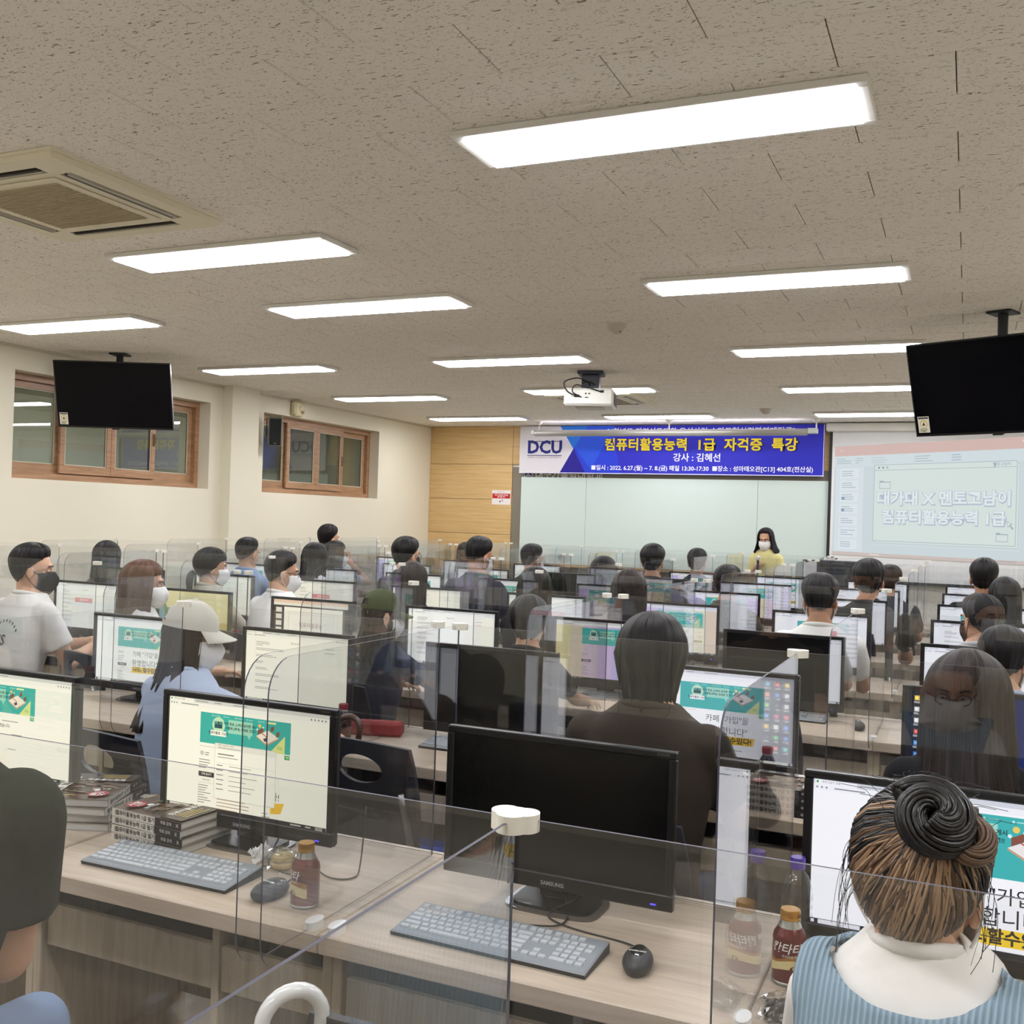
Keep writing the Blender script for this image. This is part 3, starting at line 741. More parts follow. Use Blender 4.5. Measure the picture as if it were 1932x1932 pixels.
# clear acrylic partitions: one unit spans two desks
PT = 1.335; PB_ = DZ + .004
def rounded(y0, y1, z0, z1, r, n=7):
    """outline in (y,z): rounded at the y0 (front) corners"""
    P = [(y1, z0), (y1, z1)]
    P += [(y0 + r - r * math.sin(PI / 2 * t / n), z1 - r + r * math.cos(PI / 2 * t / n)) for t in range(n + 1)]
    P += [(y0 + r - r * math.cos(PI / 2 * t / n), z0 + r - r * math.sin(PI / 2 * t / n)) for t in range(n + 1)]
    return P
def make_part():
    t = thing('desk_partition', '', 'partition', (0, 0, 0), 0, 'clear acrylic desk partitions')
    hb = .866; yb = .565
    obj('back_sheet', MB().prism([(-hb, PB_), (hb, PB_), (hb, PT), (-hb, PT)], yb - .0016, yb + .0016, 'y', 0, 1), [GLASS, EDGE], t)
    for x in (-hb, 0, hb):
        obj('side_sheet', MB().prism(rounded(-.235, yb - .004, PB_, PT, .07), x - .0016, x + .0016, 'x', 0, 1), [GLASS, EDGE], t)
        c = MB(); h0, h1 = PT - .011, PT + .006
        def blob(pts): c.prism(pts, h0, h1, 'z')
        n = 10
        # three-armed clip: arms left, right and to the front
        arms = {-hb: (0, -90), 0: (180, 0, -90), hb: (180, -90)}[x]
        out = []
        for q in range(40):
            a = 2 * PI * q / 40; rr = .0135
            for ar in arms:
                d_ = abs((math.degrees(a) - ar + 180) % 360 - 180)
                rr = max(rr, .0135 + .0105 * max(0, 1 - (d_ / 72.0) ** 2))
            out.append((x + rr * math.cos(a), yb + rr * math.sin(a)))
        blob(out)
        cl = obj('corner_clip', c, WHITEP, t, smooth=40)
        f = MB(); f.prism([(x + .015 * math.cos(a) * 1, .03 + .028 * math.sin(a)) for a in [2 * PI * q / 16 for q in range(16)]], DZ, DZ + .018, 'z')
        obj('foot_clip', f, mat('foot_white', (240, 240, 238), 0.35), t, smooth=40)
    for x in (-.45, .45): obj('foot_clip', MB().cbox(x - .03, x + .03, yb - .014, yb + .014, DZ, DZ + .018, .004), mat('foot_white', (240, 240, 238), 0.35), t)
    return t
part0 = make_part(); first = True
for i in range(0, NROW + 1):
    for u in range(4 if i else 2):
        x = (col_x(2 * u) + col_x(2 * u + 1)) / 2
        p = (x, row_front(i), 0)
        if i == 0: p = (x - .04, .335, 0)
        lb = 'clear acrylic partition, ' + ('row under the camera, ' if i == 0 else '%s row, ' % ORD[i - 1]) + '%s double unit from the right' % ORD[u]
        if first: part0.location = p; part0['label'] = lb; first = False
        else: copy_tree(part0, None, p, 0, lb)

# ---------------------------------------------------------------- what the screens show
SW, SH = .531, .299
TEAL = (62, 180, 176)
def book_art(c, x, y, s, tint=1):
    c.poly([(x, y + 52 * s), (x + 120 * s, y - 8 * s), (x + 235 * s, y + 48 * s), (x + 112 * s, y + 118 * s)], (196, 160, 132))
    c.poly([(x + 4 * s, y + 44 * s), (x + 120 * s, y - 14 * s), (x + 230 * s, y + 40 * s), (x + 112 * s, y + 104 * s)], (240, 234, 226))
    c.poly([(x + 62 * s, y + 14 * s), (x + 118 * s, y + 44 * s), (x + 112 * s, y + 50 * s), (x + 56 * s, y + 18 * s)], (206, 70, 70))
    for dx, dy in ((18, -4), (44, -18), (150, -40), (206, -2)): c.poly([(x + dx * s, y + dy * s), (x + (dx + 32) * s, y + (dy - 14) * s), (x + (dx + 32) * s, y + (dy + 24) * s), (x + dx * s, y + (dy + 40) * s)], (136, 82, 66))
    c.poly([(x + 74 * s, y + 62 * s), (x + 112 * s, y + 48 * s), (x + 124 * s, y + 70 * s), (x + 92 * s, y + 86 * s)], (70, 64, 72))
    c.circ(x + 38 * s, y - 42 * s, 15 * s, (240, 206, 96)); c.circ(x + 12 * s, y - 10 * s, 9 * s, (226, 244, 244)); c.circ(x + 74 * s, y - 32 * s, 8 * s, (226, 244, 244))
def browser(c, page=(250, 250, 248)):
    c.rect(0, 0, 1920, 1080, page).rect(0, 0, 1920, 40, (214, 216, 220)).rect(10, 6, 300, 34, (246, 246, 246)).rect(0, 40, 1920, 44, (244, 245, 246))
    for i in range(3): c.lines(330 + i * 230, 18, 170, 1, 1, (150, 152, 156), 8, i); c.circ(26 + i * 34, 62, 8, (150, 150, 152))
    c.circ(28, 22, 9, (60, 170, 90)).text(60, 22, 20, '멘토고남이 컴활', (100, 100, 104), 0, 'LEFT').lines(150, 58, 380, 1, 1, (140, 140, 144), 9, 8)
    for i in range(5): c.rect(1700 + i * 40, 52, 16, 16, (130, 132, 136))
def taskbar(c):
    c.rect(0, 1040, 1920, 40, (26, 28, 32)).rect(8, 1048, 24, 24, (230, 230, 232)).rect(60, 1044, 300, 32, (226, 226, 226))
    for i, q in enumerate(((220, 220, 220), (90, 150, 210), (230, 190, 90), (190, 90, 80))): c.rect(390 + i * 52, 1050, 22, 20, q)
    c.rect(1520, 1052, 120, 14, (180, 180, 180)).rect(1690, 1052, 60, 14, (180, 180, 180)).rect(1800, 1046, 80, 10, (190, 190, 190)).rect(1800, 1062, 80, 10, (190, 190, 190))
def cafe(c, x0=400, y0=120, w=1080, ht=300):
    c.rect(x0, y0, w, ht, TEAL)
    c.circ(x0 + 225, y0 + 110, 78, (196, 230, 200)).rect(x0 + 175, y0 + 75, 96, 66, (40, 84, 96)).text(x0 + 223, y0 + 92, 30, '멘토 고남', (120, 200, 190), .02).rect(x0 + 130, y0 + 165, 190, 52, (252, 252, 250)).text(x0 + 225, y0 + 191, 32, '컴퓨터활용 고남이', (50, 54, 58), .02)
    c.rect(x0 + 345, y0 + 45, 290, 130, (160, 218, 200)).poly([(x0 + 570, y0 + 170), (x0 + 615, y0 + 170), (x0 + 605, y0 + 215)], (160, 218, 200))
    c.text(x0 + 490, y0 + 88, 32, '자격 정보, 노하우 유익한 게시,', (40, 70, 74), .03).text(x0 + 490, y0 + 130, 32, '시험에 2주에, 에게로 고고!!', (40, 70, 74), .03)
    for i in range(5): c.circ(x0 + 150 + i * 140, y0 + 22, 7, (240, 214, 120) if i == 2 else (190, 236, 232)); c.lines(x0 + 165 + i * 140, y0 + 20, 90, 1, 1, (190, 236, 232), 5, i)
    c.rect(x0 + 800, y0 + 14, 110, 18, (240, 244, 180))
    book_art(c, x0 + 680, y0 + 110, 1.15)
    c.poly([(x0 + w - 230, y0 + ht), (x0 + w - 60, y0 + ht - 170), (x0 + w - 60, y0 + ht)], (226, 232, 150)).text(x0 + w - 120, y0 + ht - 50, 34, '고남', (120, 180, 110), .02)
    c.rect(x0 + w - 60, y0 + ht + 8, 60, 40, (50, 168, 84)).text(x0 + w - 30, y0 + ht + 28, 24, '가입', (230, 250, 232), .02)
def sidebar(c, x0=405, y0=450):
    c.rect(x0, y0, 190, 3, (150, 150, 150)).circ(x0 + 34, y0 + 70, 24, (206, 206, 204)).lines(x0 + 70, y0 + 60, 90, 2, 20, (120, 120, 120), 7, 4).lines(x0, y0 + 130, 150, 4, 26, (130, 130, 130), 7, 6)
    c.rect(x0, y0 + 250, 190, 48, (48, 48, 50)).text(x0 + 95, y0 + 274, 26, '카페 글쓰기', (236, 236, 236), .02).text(x0 + 95, y0 + 330, 24, '카페 채팅', (90, 90, 90)).rect(x0, y0 + 356, 190, 2, (170, 170, 170)).lines(x0, y0 + 380, 170, 8, 24, (130, 130, 130), 7, 9)
def scr_cafe_popup(tint):
    c = Canvas(SW, SH, tint=tint); browser(c); cafe(c); sidebar(c)
    c.text(1330, 840, 90, '다!', (40, 40, 40)).poly([(1280, 900), (1440, 880), (1400, 985), (1280, 1000)], (244, 196, 50)).text(1320, 945, 70, '!', (40, 40, 40))
    c.lines(640, 940, 480, 4, 32, (170, 130, 110), 7, 12).lines(1180, 1000, 120, 2, 30, (130, 130, 130), 7, 13)
    c.rect(600, 400, 730, 540, (196, 196, 192)).rect(604, 404, 722, 532, (252, 252, 250)).rect(604, 404, 722, 56, (238, 238, 236)).text(640, 420, 22, '멘토 고남이의 노하우', (110, 110, 110), 0, 'LEFT').lines(640, 440, 300, 1, 1, (150, 150, 150), 6)
    c.lines(640, 500, 200, 1, 1, (90, 90, 90), 9, 2).lines(640, 530, 420, 1, 1, (150, 150, 150), 7, 3).rect(625, 590, 690, 2, (180, 180, 180)).lines(630, 610, 90, 6, 46, (120, 120, 120), 8, 5).lines(780, 610, 420, 6, 46, (170, 170, 170), 7, 7)
    taskbar(c); return c
def scr_cafe_article(tint):
    c = Canvas(SW, SH, tint=tint); browser(c); cafe(c, 300, 120, 1080, 300)
    c.lines(320, 470, 60, 1, 1, (120, 120, 120), 10).lines(900, 500, 420, 1, 1, (150, 150, 150), 9, 3).text(320, 560, 44, '자격증 컴활은 시험 합격 출석했습니다.', (60, 60, 60), .015, 'LEFT').circ(345, 610, 16, (190, 190, 190)).lines(375, 605, 140, 2, 18, (140, 140, 140), 7, 4)
    c.lines(1050, 640, 200, 1, 1, (130, 130, 130), 9, 5).lines(320, 740, 160, 6, 46, (130, 130, 130), 9, 6).lines(1000, 800, 200, 1, 1, (150, 150, 150), 8, 7); taskbar(c); return c
def scr_cafe_welcome(tint):
    c = Canvas(SW, SH, tint=tint); browser(c); cafe(c, 480, 150, 1080, 330); sidebar(c, 500, 500)
    c.text(1100, 590, 100, '카페 "가입"을', (30, 30, 34)).text(1090, 740, 112, '환영합니다"', (30, 30, 34)).poly([(820, 800), (1460, 790), (1440, 890), (810, 900)], (244, 200, 40)).text(1130, 846, 92, '나도, 할수있다!', (40, 36, 30), .03).rect(840, 842, 560, 6, (60, 54, 40))
    c.lines(1180, 960, 220, 1, 1, (140, 140, 140), 8, 3); taskbar(c); return c
def scr_bun(tint):                     # the same page, zoomed in
    c = Canvas(SW, SH, tint=tint); browser(c); c.sc = 1.33; c.ox, c.oy = 414 - 480 * 1.33, 100 - 150 * 1.33
    cafe(c, 480, 150, 1080, 330); sidebar(c, 500, 500)
    c.text(1130, 575, 100, '카페 "가입을', (26, 26, 30), .004).text(1110, 690, 108, '환영합니다"', (26, 26, 30), .004).poly([(830, 748), (1500, 738), (1480, 828), (820, 838)], (246, 206, 40)).text(1160, 788, 88, '나도,할수있다!', (40, 36, 30), .03).rect(850, 786, 600, 6, (60, 54, 40))
    c.sc = 1.0; c.ox = c.oy = 0.0; taskbar(c); return c
def scr_doc(tint, seed=0):
    c = Canvas(SW, SH, tint=tint); browser(c); r = random.Random(seed)
    c.lines(200, 160, 260, 3, 26, (150, 150, 150), 8, seed); y = 260
    for b_ in range(7): c.lines(200, y, r.uniform(240, 560), 2, 22, (160, 158, 156), 8, seed + b_); y += 100
    c.text(950, 150, 34, '메일 보내기', (90, 90, 90)).lines(1500, 180, 220, 2, 60, (150, 150, 150), 8, seed + 3)
    if seed % 2: c.rect(620, 330, 560, 110, (232, 140, 150)).text(900, 384, 56, '새로운 소식', (250, 236, 236), .03)
    taskbar(c); return c
def scr_slide(tint):
    c = Canvas(SW, SH, tint=tint); c.rect(0, 0, 1920, 1080, (62, 58, 58)).rect(0, 0, 1920, 60, (238, 206, 190)).rect(0, 60, 1920, 60, (236, 234, 230)).rect(40, 150, 200, 880, (84, 80, 80))
    for i in range(6): c.rect(64, 170 + i * 140, 150, 100, (230, 230, 226))
    c.rect(280, 150, 1500, 860, (250, 248, 246)).rect(400, 240, 1260, 640, (214, 190, 190)).rect(408, 248, 1244, 624, (252, 250, 250)).rect(408, 290, 1244, 4, (200, 180, 180)).rect(520, 640, 120, 100, (220, 170, 170)).rect(526, 660, 108, 74, (252, 246, 246)).rect(1340, 740, 160, 100, (230, 150, 150)).rect(1348, 764, 144, 70, (250, 240, 240))
    c.text(1030, 520, 110, '컴퓨터활용능력', (206, 190, 200), .03); taskbar(c); return c
def scr_pastel(tint, seed=0):
    c = Canvas(SW, SH, tint=tint); browser(c, (236, 226, 236))
    for i in range(14): c.rect(i * 138, 84, 139, 960, [(246, 240, 190), (240, 226, 170), (232, 214, 190), (232, 206, 226), (216, 190, 236), (196, 186, 240), (226, 220, 240)][(i // 2 + seed) % 7])
    cafe(c, 520, 120, 1080, 300); sidebar(c, 520, 450); taskbar(c); return c
def scr_desktop(tint):
    c = Canvas(SW, SH, tint=tint); c.rect(0, 0, 1920, 1080, (6, 12, 40)); 
    for i in range(16): c.poly([(900 + i * 64, 0), (964 + i * 64, 0), (900 + i * 72, 1040), (830 + i * 66, 1040)], (6, 18 + i * 3, 50 + i * 9))
    cols = [(230, 190, 80), (206, 60, 50), (60, 160, 190), (200, 206, 214), (60, 110, 190), (206, 120, 60), (210, 214, 216), (60, 60, 60), (110, 180, 70), (200, 70, 70), (180, 60, 90), (80, 140, 210), (70, 130, 210), (230, 230, 226), (236, 180, 70), (60, 110, 190), (60, 170, 90), (40, 40, 44), (80, 180, 180), (200, 90, 70)]
    for k in range(20):
        x, y = 70 + (k % 3) * 120, 60 + (k // 3) * 132; q = cols[k]
        c.rect(x, y, 56, 56, q).rect(x + 12, y + 12, 26, 30, tuple(min(255, v + 60) for v in q)).lines(x - 6, y + 68, 74, 2, 14, (220, 224, 230), 6, k)
    taskbar(c); return c
def scr_town(tint):                    # illustrated wallpaper: cream sky, blue houses, a few people
    c = Canvas(SW, SH, tint=tint); c.rect(0, 0, 1920, 1080, (236, 226, 176)).rect(0, 60, 1920, 200, (228, 220, 178))
    c.poly([(0, 330), (500, 420), (500, 640), (0, 700)], (112, 160, 176)).poly([(500, 420), (1100, 380), (1500, 460), (1500, 640), (500, 640)], (104, 170, 186)).poly([(700, 480), (1000, 440), (1000, 600), (700, 620)], (170, 206, 206))
    for i in range(9): c.circ(860 + i * 90, 560 + (i % 3) * 24, 70, (214, 190, 120) if i % 2 else (196, 170, 96))
    for i in range(7): c.circ(40 + i * 30, 140 + i * 60, 60, (110, 140, 70))
    c.rect(0, 640, 1920, 400, (206, 186, 120)).poly([(300, 1040), (900, 640), (1100, 640), (1500, 1040)], (226, 206, 140))
    for x, y, s, q in ((430, 520, 1.7, (120, 96, 80)), (620, 660, .9, (210, 206, 196)), (760, 640, 1.0, (54, 50, 56)), (900, 660, .9, (222, 220, 214)), (1020, 650, 1, (60, 54, 60))):
        c.circ(x, y - 50 * s, 22 * s, (66, 48, 40)).poly([(x - 30 * s, y - 26 * s), (x + 30 * s, y - 26 * s), (x + 34 * s, y + 70 * s), (x - 34 * s, y + 70 * s)], q).rect(x - 24 * s, y + 70 * s, 20 * s, 90 * s, (54, 44, 40)).rect(x + 6 * s, y + 70 * s, 20 * s, 90 * s, (54, 44, 40))
    taskbar(c); return c
WARM = (1.0, .955, .78); NEUT = (1, .99, .93); COOL = (.93, .93, 1.0)
_scr = {}
def screen_mesh(kind, tint):
    key = (kind, tint)
    if key not in _scr:
        if kind.startswith('doc'): c = scr_doc(tint, int(kind[3:] or 0))
        elif kind.startswith('pastel'): c = scr_pastel(tint, int(kind[6:] or 0))
        else: c = {'popup': scr_cafe_popup, 'article': scr_cafe_article, 'welcome': scr_cafe_welcome, 'bun': scr_bun, 'slide': scr_slide, 'desktop': scr_desktop, 'town': scr_town}[kind](tint)
        _scr[key] = c.mesh('screen', SCREENM)
    return _scr[key]
def make_monitor(loc, rz, kind, tint, lb, num=None, near=False):
    t = thing('monitor', lb, 'monitor', loc, rz, 'desktop monitors')
    Wm, z0, z1 = .568, .044, .395; h2 = Wm / 2
    zs0 = z0 + .036; zs1 = zs0 + SH
    if 'bez' not in _scr:
        b = MB(); y = 0
        b.cbox(-h2, h2, -.004, .014, z0, zs0, .0025).cbox(-h2, h2, -.004, .014, zs1, z1, .0025).cbox(-h2, -SW / 2, -.004, .014, zs0, zs1, .0025).cbox(SW / 2, h2, -.004, .014, zs0, zs1, .0025)
        _scr['bez'] = b.mesh('bezel', BLACK)
        bk = MB(); rings = []
        for yy, s in ((.012, 1.0), (.03, .985), (.043, .9), (.05, .7)):
            hw, hz, zc = h2 * s, (z1 - z0) / 2 * s, (z0 + z1) / 2
            rings.append([(-hw, yy, zc - hz), (hw, yy, zc - hz), (hw, yy, zc + hz), (-hw, yy, zc + hz)])
        bk.loft(rings); _scr['back'] = bk.mesh('back_cover', BLACKM)
        _scr['off'] = MB().box(-SW / 2, SW / 2, 0, .004, zs0, zs1).mesh('screen', OFFSCR)
        st = MB(); st.cbox(-.045, .045, .03, .058, .012, .2, .006); _scr['neck'] = st.mesh('stand_neck', BLACKM)
        bs = MB(); pts = []
        for q in range(40):
            a = 2 * PI * q / 40; ca, sa = math.cos(a), math.sin(a); e = .45
            pts.append((.115 * math.copysign(abs(ca) ** e, ca), .035 + .08 * math.copysign(abs(sa) ** e, sa)))
        bs.prism(pts, 0, .006, 'z').prism([(x * .86, .035 + (y_ - .035) * .82) for x, y_ in pts], .006, .013, 'z', 1)
        _scr['base'] = bs.mesh('stand_base', [mat('clear_base_rim', (88, 82, 76), 0.15), BLACK])
        _scr['led'] = MB().box(h2 - .05, h2 - .038, -.0052, -.004, z0 + .011, z0 + .014).mesh('power_light', emis('blue_led', (70, 60, 255), 3.0))
        lg = text_mb('SAMSUNG', .0125, .03).xf(Matrix.Translation((0, -.0047, z0 + .015))); _scr['logo'] = lg.mesh('logo', mat('logo_grey', (150, 150, 150), 0.4))
        ml = text_mb('S24D300', .008, .0).xf(Matrix.Translation((h2 - .03, -.0047, z1 - .007))); _scr['model'] = ml.mesh('model_mark', mat('mark_olive', (96, 96, 84), 0.4))
    obj('bezel', _scr['bez'], parent=t); obj('back_cover', _scr['back'], parent=t)
    obj('stand_neck', _scr['neck'], parent=t); obj('stand_base', _scr['base'], parent=t); obj('power_light', _scr['led'], parent=t)
    if near: obj('logo', _scr['logo'], parent=t); obj('model_mark', _scr['model'], parent=t)
    if kind == 'off': obj('screen', _scr['off'], parent=t)
    else: obj('screen', screen_mesh(kind, tint), parent=t, loc=(0, .004, (zs0 + zs1) / 2))
    if num:
        c = Canvas(.05, .042, 50, 42, step=.0002); c.rect(0, 0, 50, 42, (150, 150, 148)).text(25, 21, 34, str(num), (20, 20, 22), .03)
        m = c.mesh('number_sticker', PRINTM); m.transform(Matrix.Translation((0, .0315, z1 - .045)) @ Matrix.Rotation(PI, 4, 'Z')); obj('number_sticker', m, parent=t)
    return t
# (row, column from the right) -> what is on the screen
SCREENS = {
 (1, 0): ('bun', COOL, 'showing the enlarged cafe page in front of the woman with the bun'), (1, 1): ('off', None, 'with a dark screen, the large one at the empty near seat'),
 (1, 2): ('popup', WARM, 'showing a cafe page with a pop-up window, behind the book stack'), (1, 3): ('article', WARM, 'showing a cafe article, nearest the left picture edge'),
 (2, 0): ('desktop', NEUT, 'showing a dark blue desktop with icons'), (2, 1): ('welcome', COOL, 'showing the teal cafe page before the person with tied black hair'), (2, 2): ('off', None, 'switched off, second row beside the red pencil case'), (2, 3): ('doc2', WARM, 'showing a mail page before the woman in the pale cap'),
 (3, 0): ('doc4', COOL, 'showing a plain white page, third row at the right'), (3, 1): ('off', None, 'switched off, third row beside the grey keyboard and mouse'), (3, 2): ('pastel1', NEUT, 'with yellow and lilac cafe page, third row'), (3, 3): ('doc6', NEUT, 'showing a white page, third row behind the green cap'),
 (3, 4): ('slide', WARM, 'showing a pink lesson slide beside the brown-haired woman'), (3, 5): ('town', WARM, 'with an illustrated town wallpaper, third row'),
 (4, 0): ('doc1', COOL, 'with a pink block on a white page, fourth row at the right'), (4, 1): ('welcome', COOL, 'showing the teal page before the man with the undercut'), (4, 2): ('pastel3', COOL, 'with lilac page, fourth row'), (4, 3): ('doc8', NEUT, 'showing a green-topped page, fourth row'), (4, 4): ('doc10', WARM, 'showing a mail page, fourth row left of the green cap'), (4, 5): ('doc3', WARM, 'with a pink block on a page, fourth row'), (4, 6): ('doc12', WARM, 'showing text lines, fourth row near the left wall'), (4, 7): ('off', None, 'switched off, fourth row by the left wall'),
}
rnd = random.Random(11)
for i in range(1, NROW + 1):
    for k in range(NCOL):
        if i == 1 and k > 3: continue
        if i == 2 and k > 4: continue
        if i == 3 and k > 6: continue
        if (i, k) in SCREENS: kd, ti, d = SCREENS[i, k]
        else:
            kd = rnd.choice(['doc2', 'welcome', 'doc14', 'pastel5', 'welcome', 'doc16', 'off', 'doc1']); ti = COOL if k < 3 else NEUT
            d = 'on the ' + place(i, k) + (', switched off' if kd == 'off' else '')
        x = col_x(k) - .06 if i == 1 and k in (1, 0) else col_x(k) + (.0 if i > 1 else -.055)
        if (i, k) == (1, 0): x = -.015
        dz = 0; rz = rnd.uniform(-.03, .03)
        make_monitor((x, row_front(i) + .375 + (0 if i == 1 else rnd.uniform(-.03, .03)), DZ), rz if i > 1 else 0, kd, ti, ('black framed monitor ' + d)[:110], num=(93 - 40 * 0 if False else {1: 52, 2: 42, 3: 32, 4: 22, 5: 12}.get(i, 0) - k) if i <= 5 else None, near=i <= 2)

# ---------------------------------------------------------------- chairs
def make_chair():
    t = thing('classroom_chair', '', 'chair', (0, 0, 0), 0, 'blue seated classroom chairs')
    SEATM = mat('blue_seat_fabric', (34, 62, 150), 0.85, bump=(90, 0.3)); NAVY = mat('navy_chair_plastic', (26, 28, 40), 0.45)
    V = []; n, m = 14, 10
    s = MB(); pts = []
    for q in range(32):
        a = 2 * PI * q / 32; ca, sa = math.cos(a), math.sin(a); e = .5
        pts.append((.21 * math.copysign(abs(ca) ** e, ca), .2 * math.copysign(abs(sa) ** e, sa)))
    s.prism(pts, .395, .43, 'z').prism([(x * .94, y * .94) for x, y in pts], .43, .445, 'z')
    obj('seat', s, SEATM, t, smooth=40)
    nr, nc = 23, 33; V = []; Off = []
    for r in range(nr):
        for c_ in range(nc):
            u = c_ / (nc - 1) * 2 - 1; v = r / (nr - 1)
            wd = .205 * (1 - .10 * abs(v - .45) ** 2 * 4); z = .53 + .35 * v + (.012 * (1 - u * u) if r == nr - 1 else 0)
            y = -.205 - .05 * v - .03 * (1 - u * u)
            V.append((u * wd, y, z)); Off.append((u * wd, y - .016, z))
    hole = lambda r, c_: ((r - 16.5) / 2.9) ** 2 + ((c_ - 15.5) / 7.2) ** 2 < 1
    F = grid_faces(nr, nc, skip=hole)
    for r in range(1, nr - 1):
        for c_ in range(1, nc - 1):
            q = [hole(r - a_, c_ - b_) for a_ in (0, 1) for b_ in (0, 1)]
            if any(q) and not all(q):                      # round the rim of the handle hole
                dr, dc = (r - 17) / 2.9, (c_ - 16) / 7.2; k_ = 1 / math.hypot(dr, dc); du, dv = (dc * k_ * 7.2 + 16) / (nc - 1) * 2 - 1, (dr * k_ * 2.9 + 17) / (nr - 1)
                wd = .205 * (1 - .10 * abs(dv - .45) ** 2 * 4); z = .53 + .35 * dv; y = -.205 - .05 * dv - .03 * (1 - du * du)
                V[r * nc + c_] = (du * wd, y, z); Off[r * nc + c_] = (du * wd, y - .016, z)
    b = solid(V, [f[::-1] for f in F], Off); obj('backrest', b, NAVY, t, smooth=50)
    for sx_ in (-1, 1):
        obj('leg', MB().tube(arc([(sx_ * .20, .19, 0), (sx_ * .195, .17, .2), (sx_ * .185, .14, .39)], 8), .011, 8), METAL, t, smooth=True)
        obj('leg', MB().tube(arc([(sx_ * .21, -.25, 0), (sx_ * .2, -.2, .25), (sx_ * .19, -.17, .40)], 8), .011, 8), METAL, t, smooth=True)
        obj('back_upright', MB().tube(arc([(sx_ * .185, .12, .388), (sx_ * .185, -.1, .388), (sx_ * .188, -.20, .42), (sx_ * .185, -.245, .56), (sx_ * .16, -.275, .74)], 16), .011, 8), METAL, t, smooth=True)
    return t
chair0 = make_chair(); CH = [True]
def chair(x, y, rz, lb):
    if CH[0]: chair0.location = (x, y, 0); chair0.rotation_euler = (0, 0, rz); chair0['label'] = lb; CH[0] = False; return chair0
    return copy_tree(chair0, None, (x, y, 0), rz, lb)
chair(col_x(1) + .08, 1.56, rad(5), 'empty navy chair at the near desk with the dark monitor')
chair(col_x(2) - .05, row_front(2) - .12, rad(-6), 'empty navy chair with oval handle hole, second row')
chair(col_x(1), row_front(3) - .2, rad(4), 'empty navy chair, third row at the switched-off monitor')
# ================================================================ PEOPLE
def remesh(b, voxel, it=4, fac=.5):
    me = bpy.data.meshes.new('tmp'); me.from_pydata(b.v, [], b.f); o = bpy.data.objects.new('tmp', me); TMP.collection.objects.link(o)
    m = o.modifiers.new('r', 'REMESH'); m.mode = 'VOXEL'; m.voxel_size = voxel
    if it: s = o.modifiers.new('s', 'SMOOTH'); s.factor = fac; s.iterations = it
    TMP.view_layers[0].update(); dg = TMP.view_layers[0].depsgraph
    out = bpy.data.meshes.new_from_object(o.evaluated_get(dg))
    v = np.empty(len(out.vertices) * 3, 'f'); out.vertices.foreach_get('co', v)
    r = MB(); r.v = [tuple(p) for p in v.reshape(-1, 3).tolist()]; r.f = [tuple(p.vertices) for p in out.polygons]; r.m = [0] * len(r.f)
    bpy.data.objects.remove(o); bpy.data.meshes.remove(me); bpy.data.meshes.remove(out)
    return r
def interp(x, xs, ys):
    return float(np.interp(x, xs, ys))
SKIN = mat('skin', (214, 168, 138), 0.55, spec=0.35, noise=((30, 30, 30), 0.05), subsurf=0.12)
SKIN2 = mat('skin_tan', (188, 136, 104), 0.55, spec=0.35, noise=((30, 30, 30), 0.05), subsurf=0.12)
MASKW = mat('mask_white', (236, 234, 232), 0.8, spec=0.15, bump=(80, 0.1)); MASKK = mat('mask_black', (34, 33, 36), 0.85, spec=0.15)
HAIRK = hair_mat('hair_black', (9, 8, 9), (30, 26, 26)); HAIRB = hair_mat('hair_brown', (52, 30, 20), (104, 64, 42)); HAIRD = hair_mat('hair_darkbrown', (18, 13, 12), (48, 34, 29))
# --- head template: forward +Y, up +Z, origin between the ears at eye height
def head_template(fem):
    b = MB(); k = .96 if fem else 1.0
    b.sphere((0, -.012, .03), (.075 * k, .095, .085), 24, 16)
    b.sphere((0, .018, -.045), (.059 * k, .070, .076), 20, 14)
    b.sphere((0, .052, -.094), (.033 * k, .034, .027), 14, 10)
    b.sphere((0, .020, -.085), (.052 * k, .05, .036), 14, 10)
    b.sphere((0, .082, .03), (.046, .014, .012), 14, 8)                     # brow
    for s in (-1, 1):
        b.sphere((s * .040, .060, -.03), (.022, .02, .024), 12, 8)           # cheek
        b.sphere((s * .077 * k, -.006, -.012), (.011, .02, .033), 12, 10, rot=Matrix.Rotation(s * .3, 3, 'Z'))   # ear
    b.tube([(0, .080, .022), (0, .094, -.006), (0, .104, -.028)], [.008, .010, .013], 10)
    b.sphere((0, .100, -.030), (.017, .013, .010), 10, 8)
    b.sphere((0, .085, -.060), (.024, .009, .006), 12, 8); b.sphere((0, .084, -.070), (.021, .010, .007), 12, 8)
    b.cyl((0, -.024, -.04), (0, -.022, -.098), .050 * k, .044 * k, 18)
    return remesh(b, .0048, 3)
HEADS = {0: head_template(0), 1: head_template(1)}
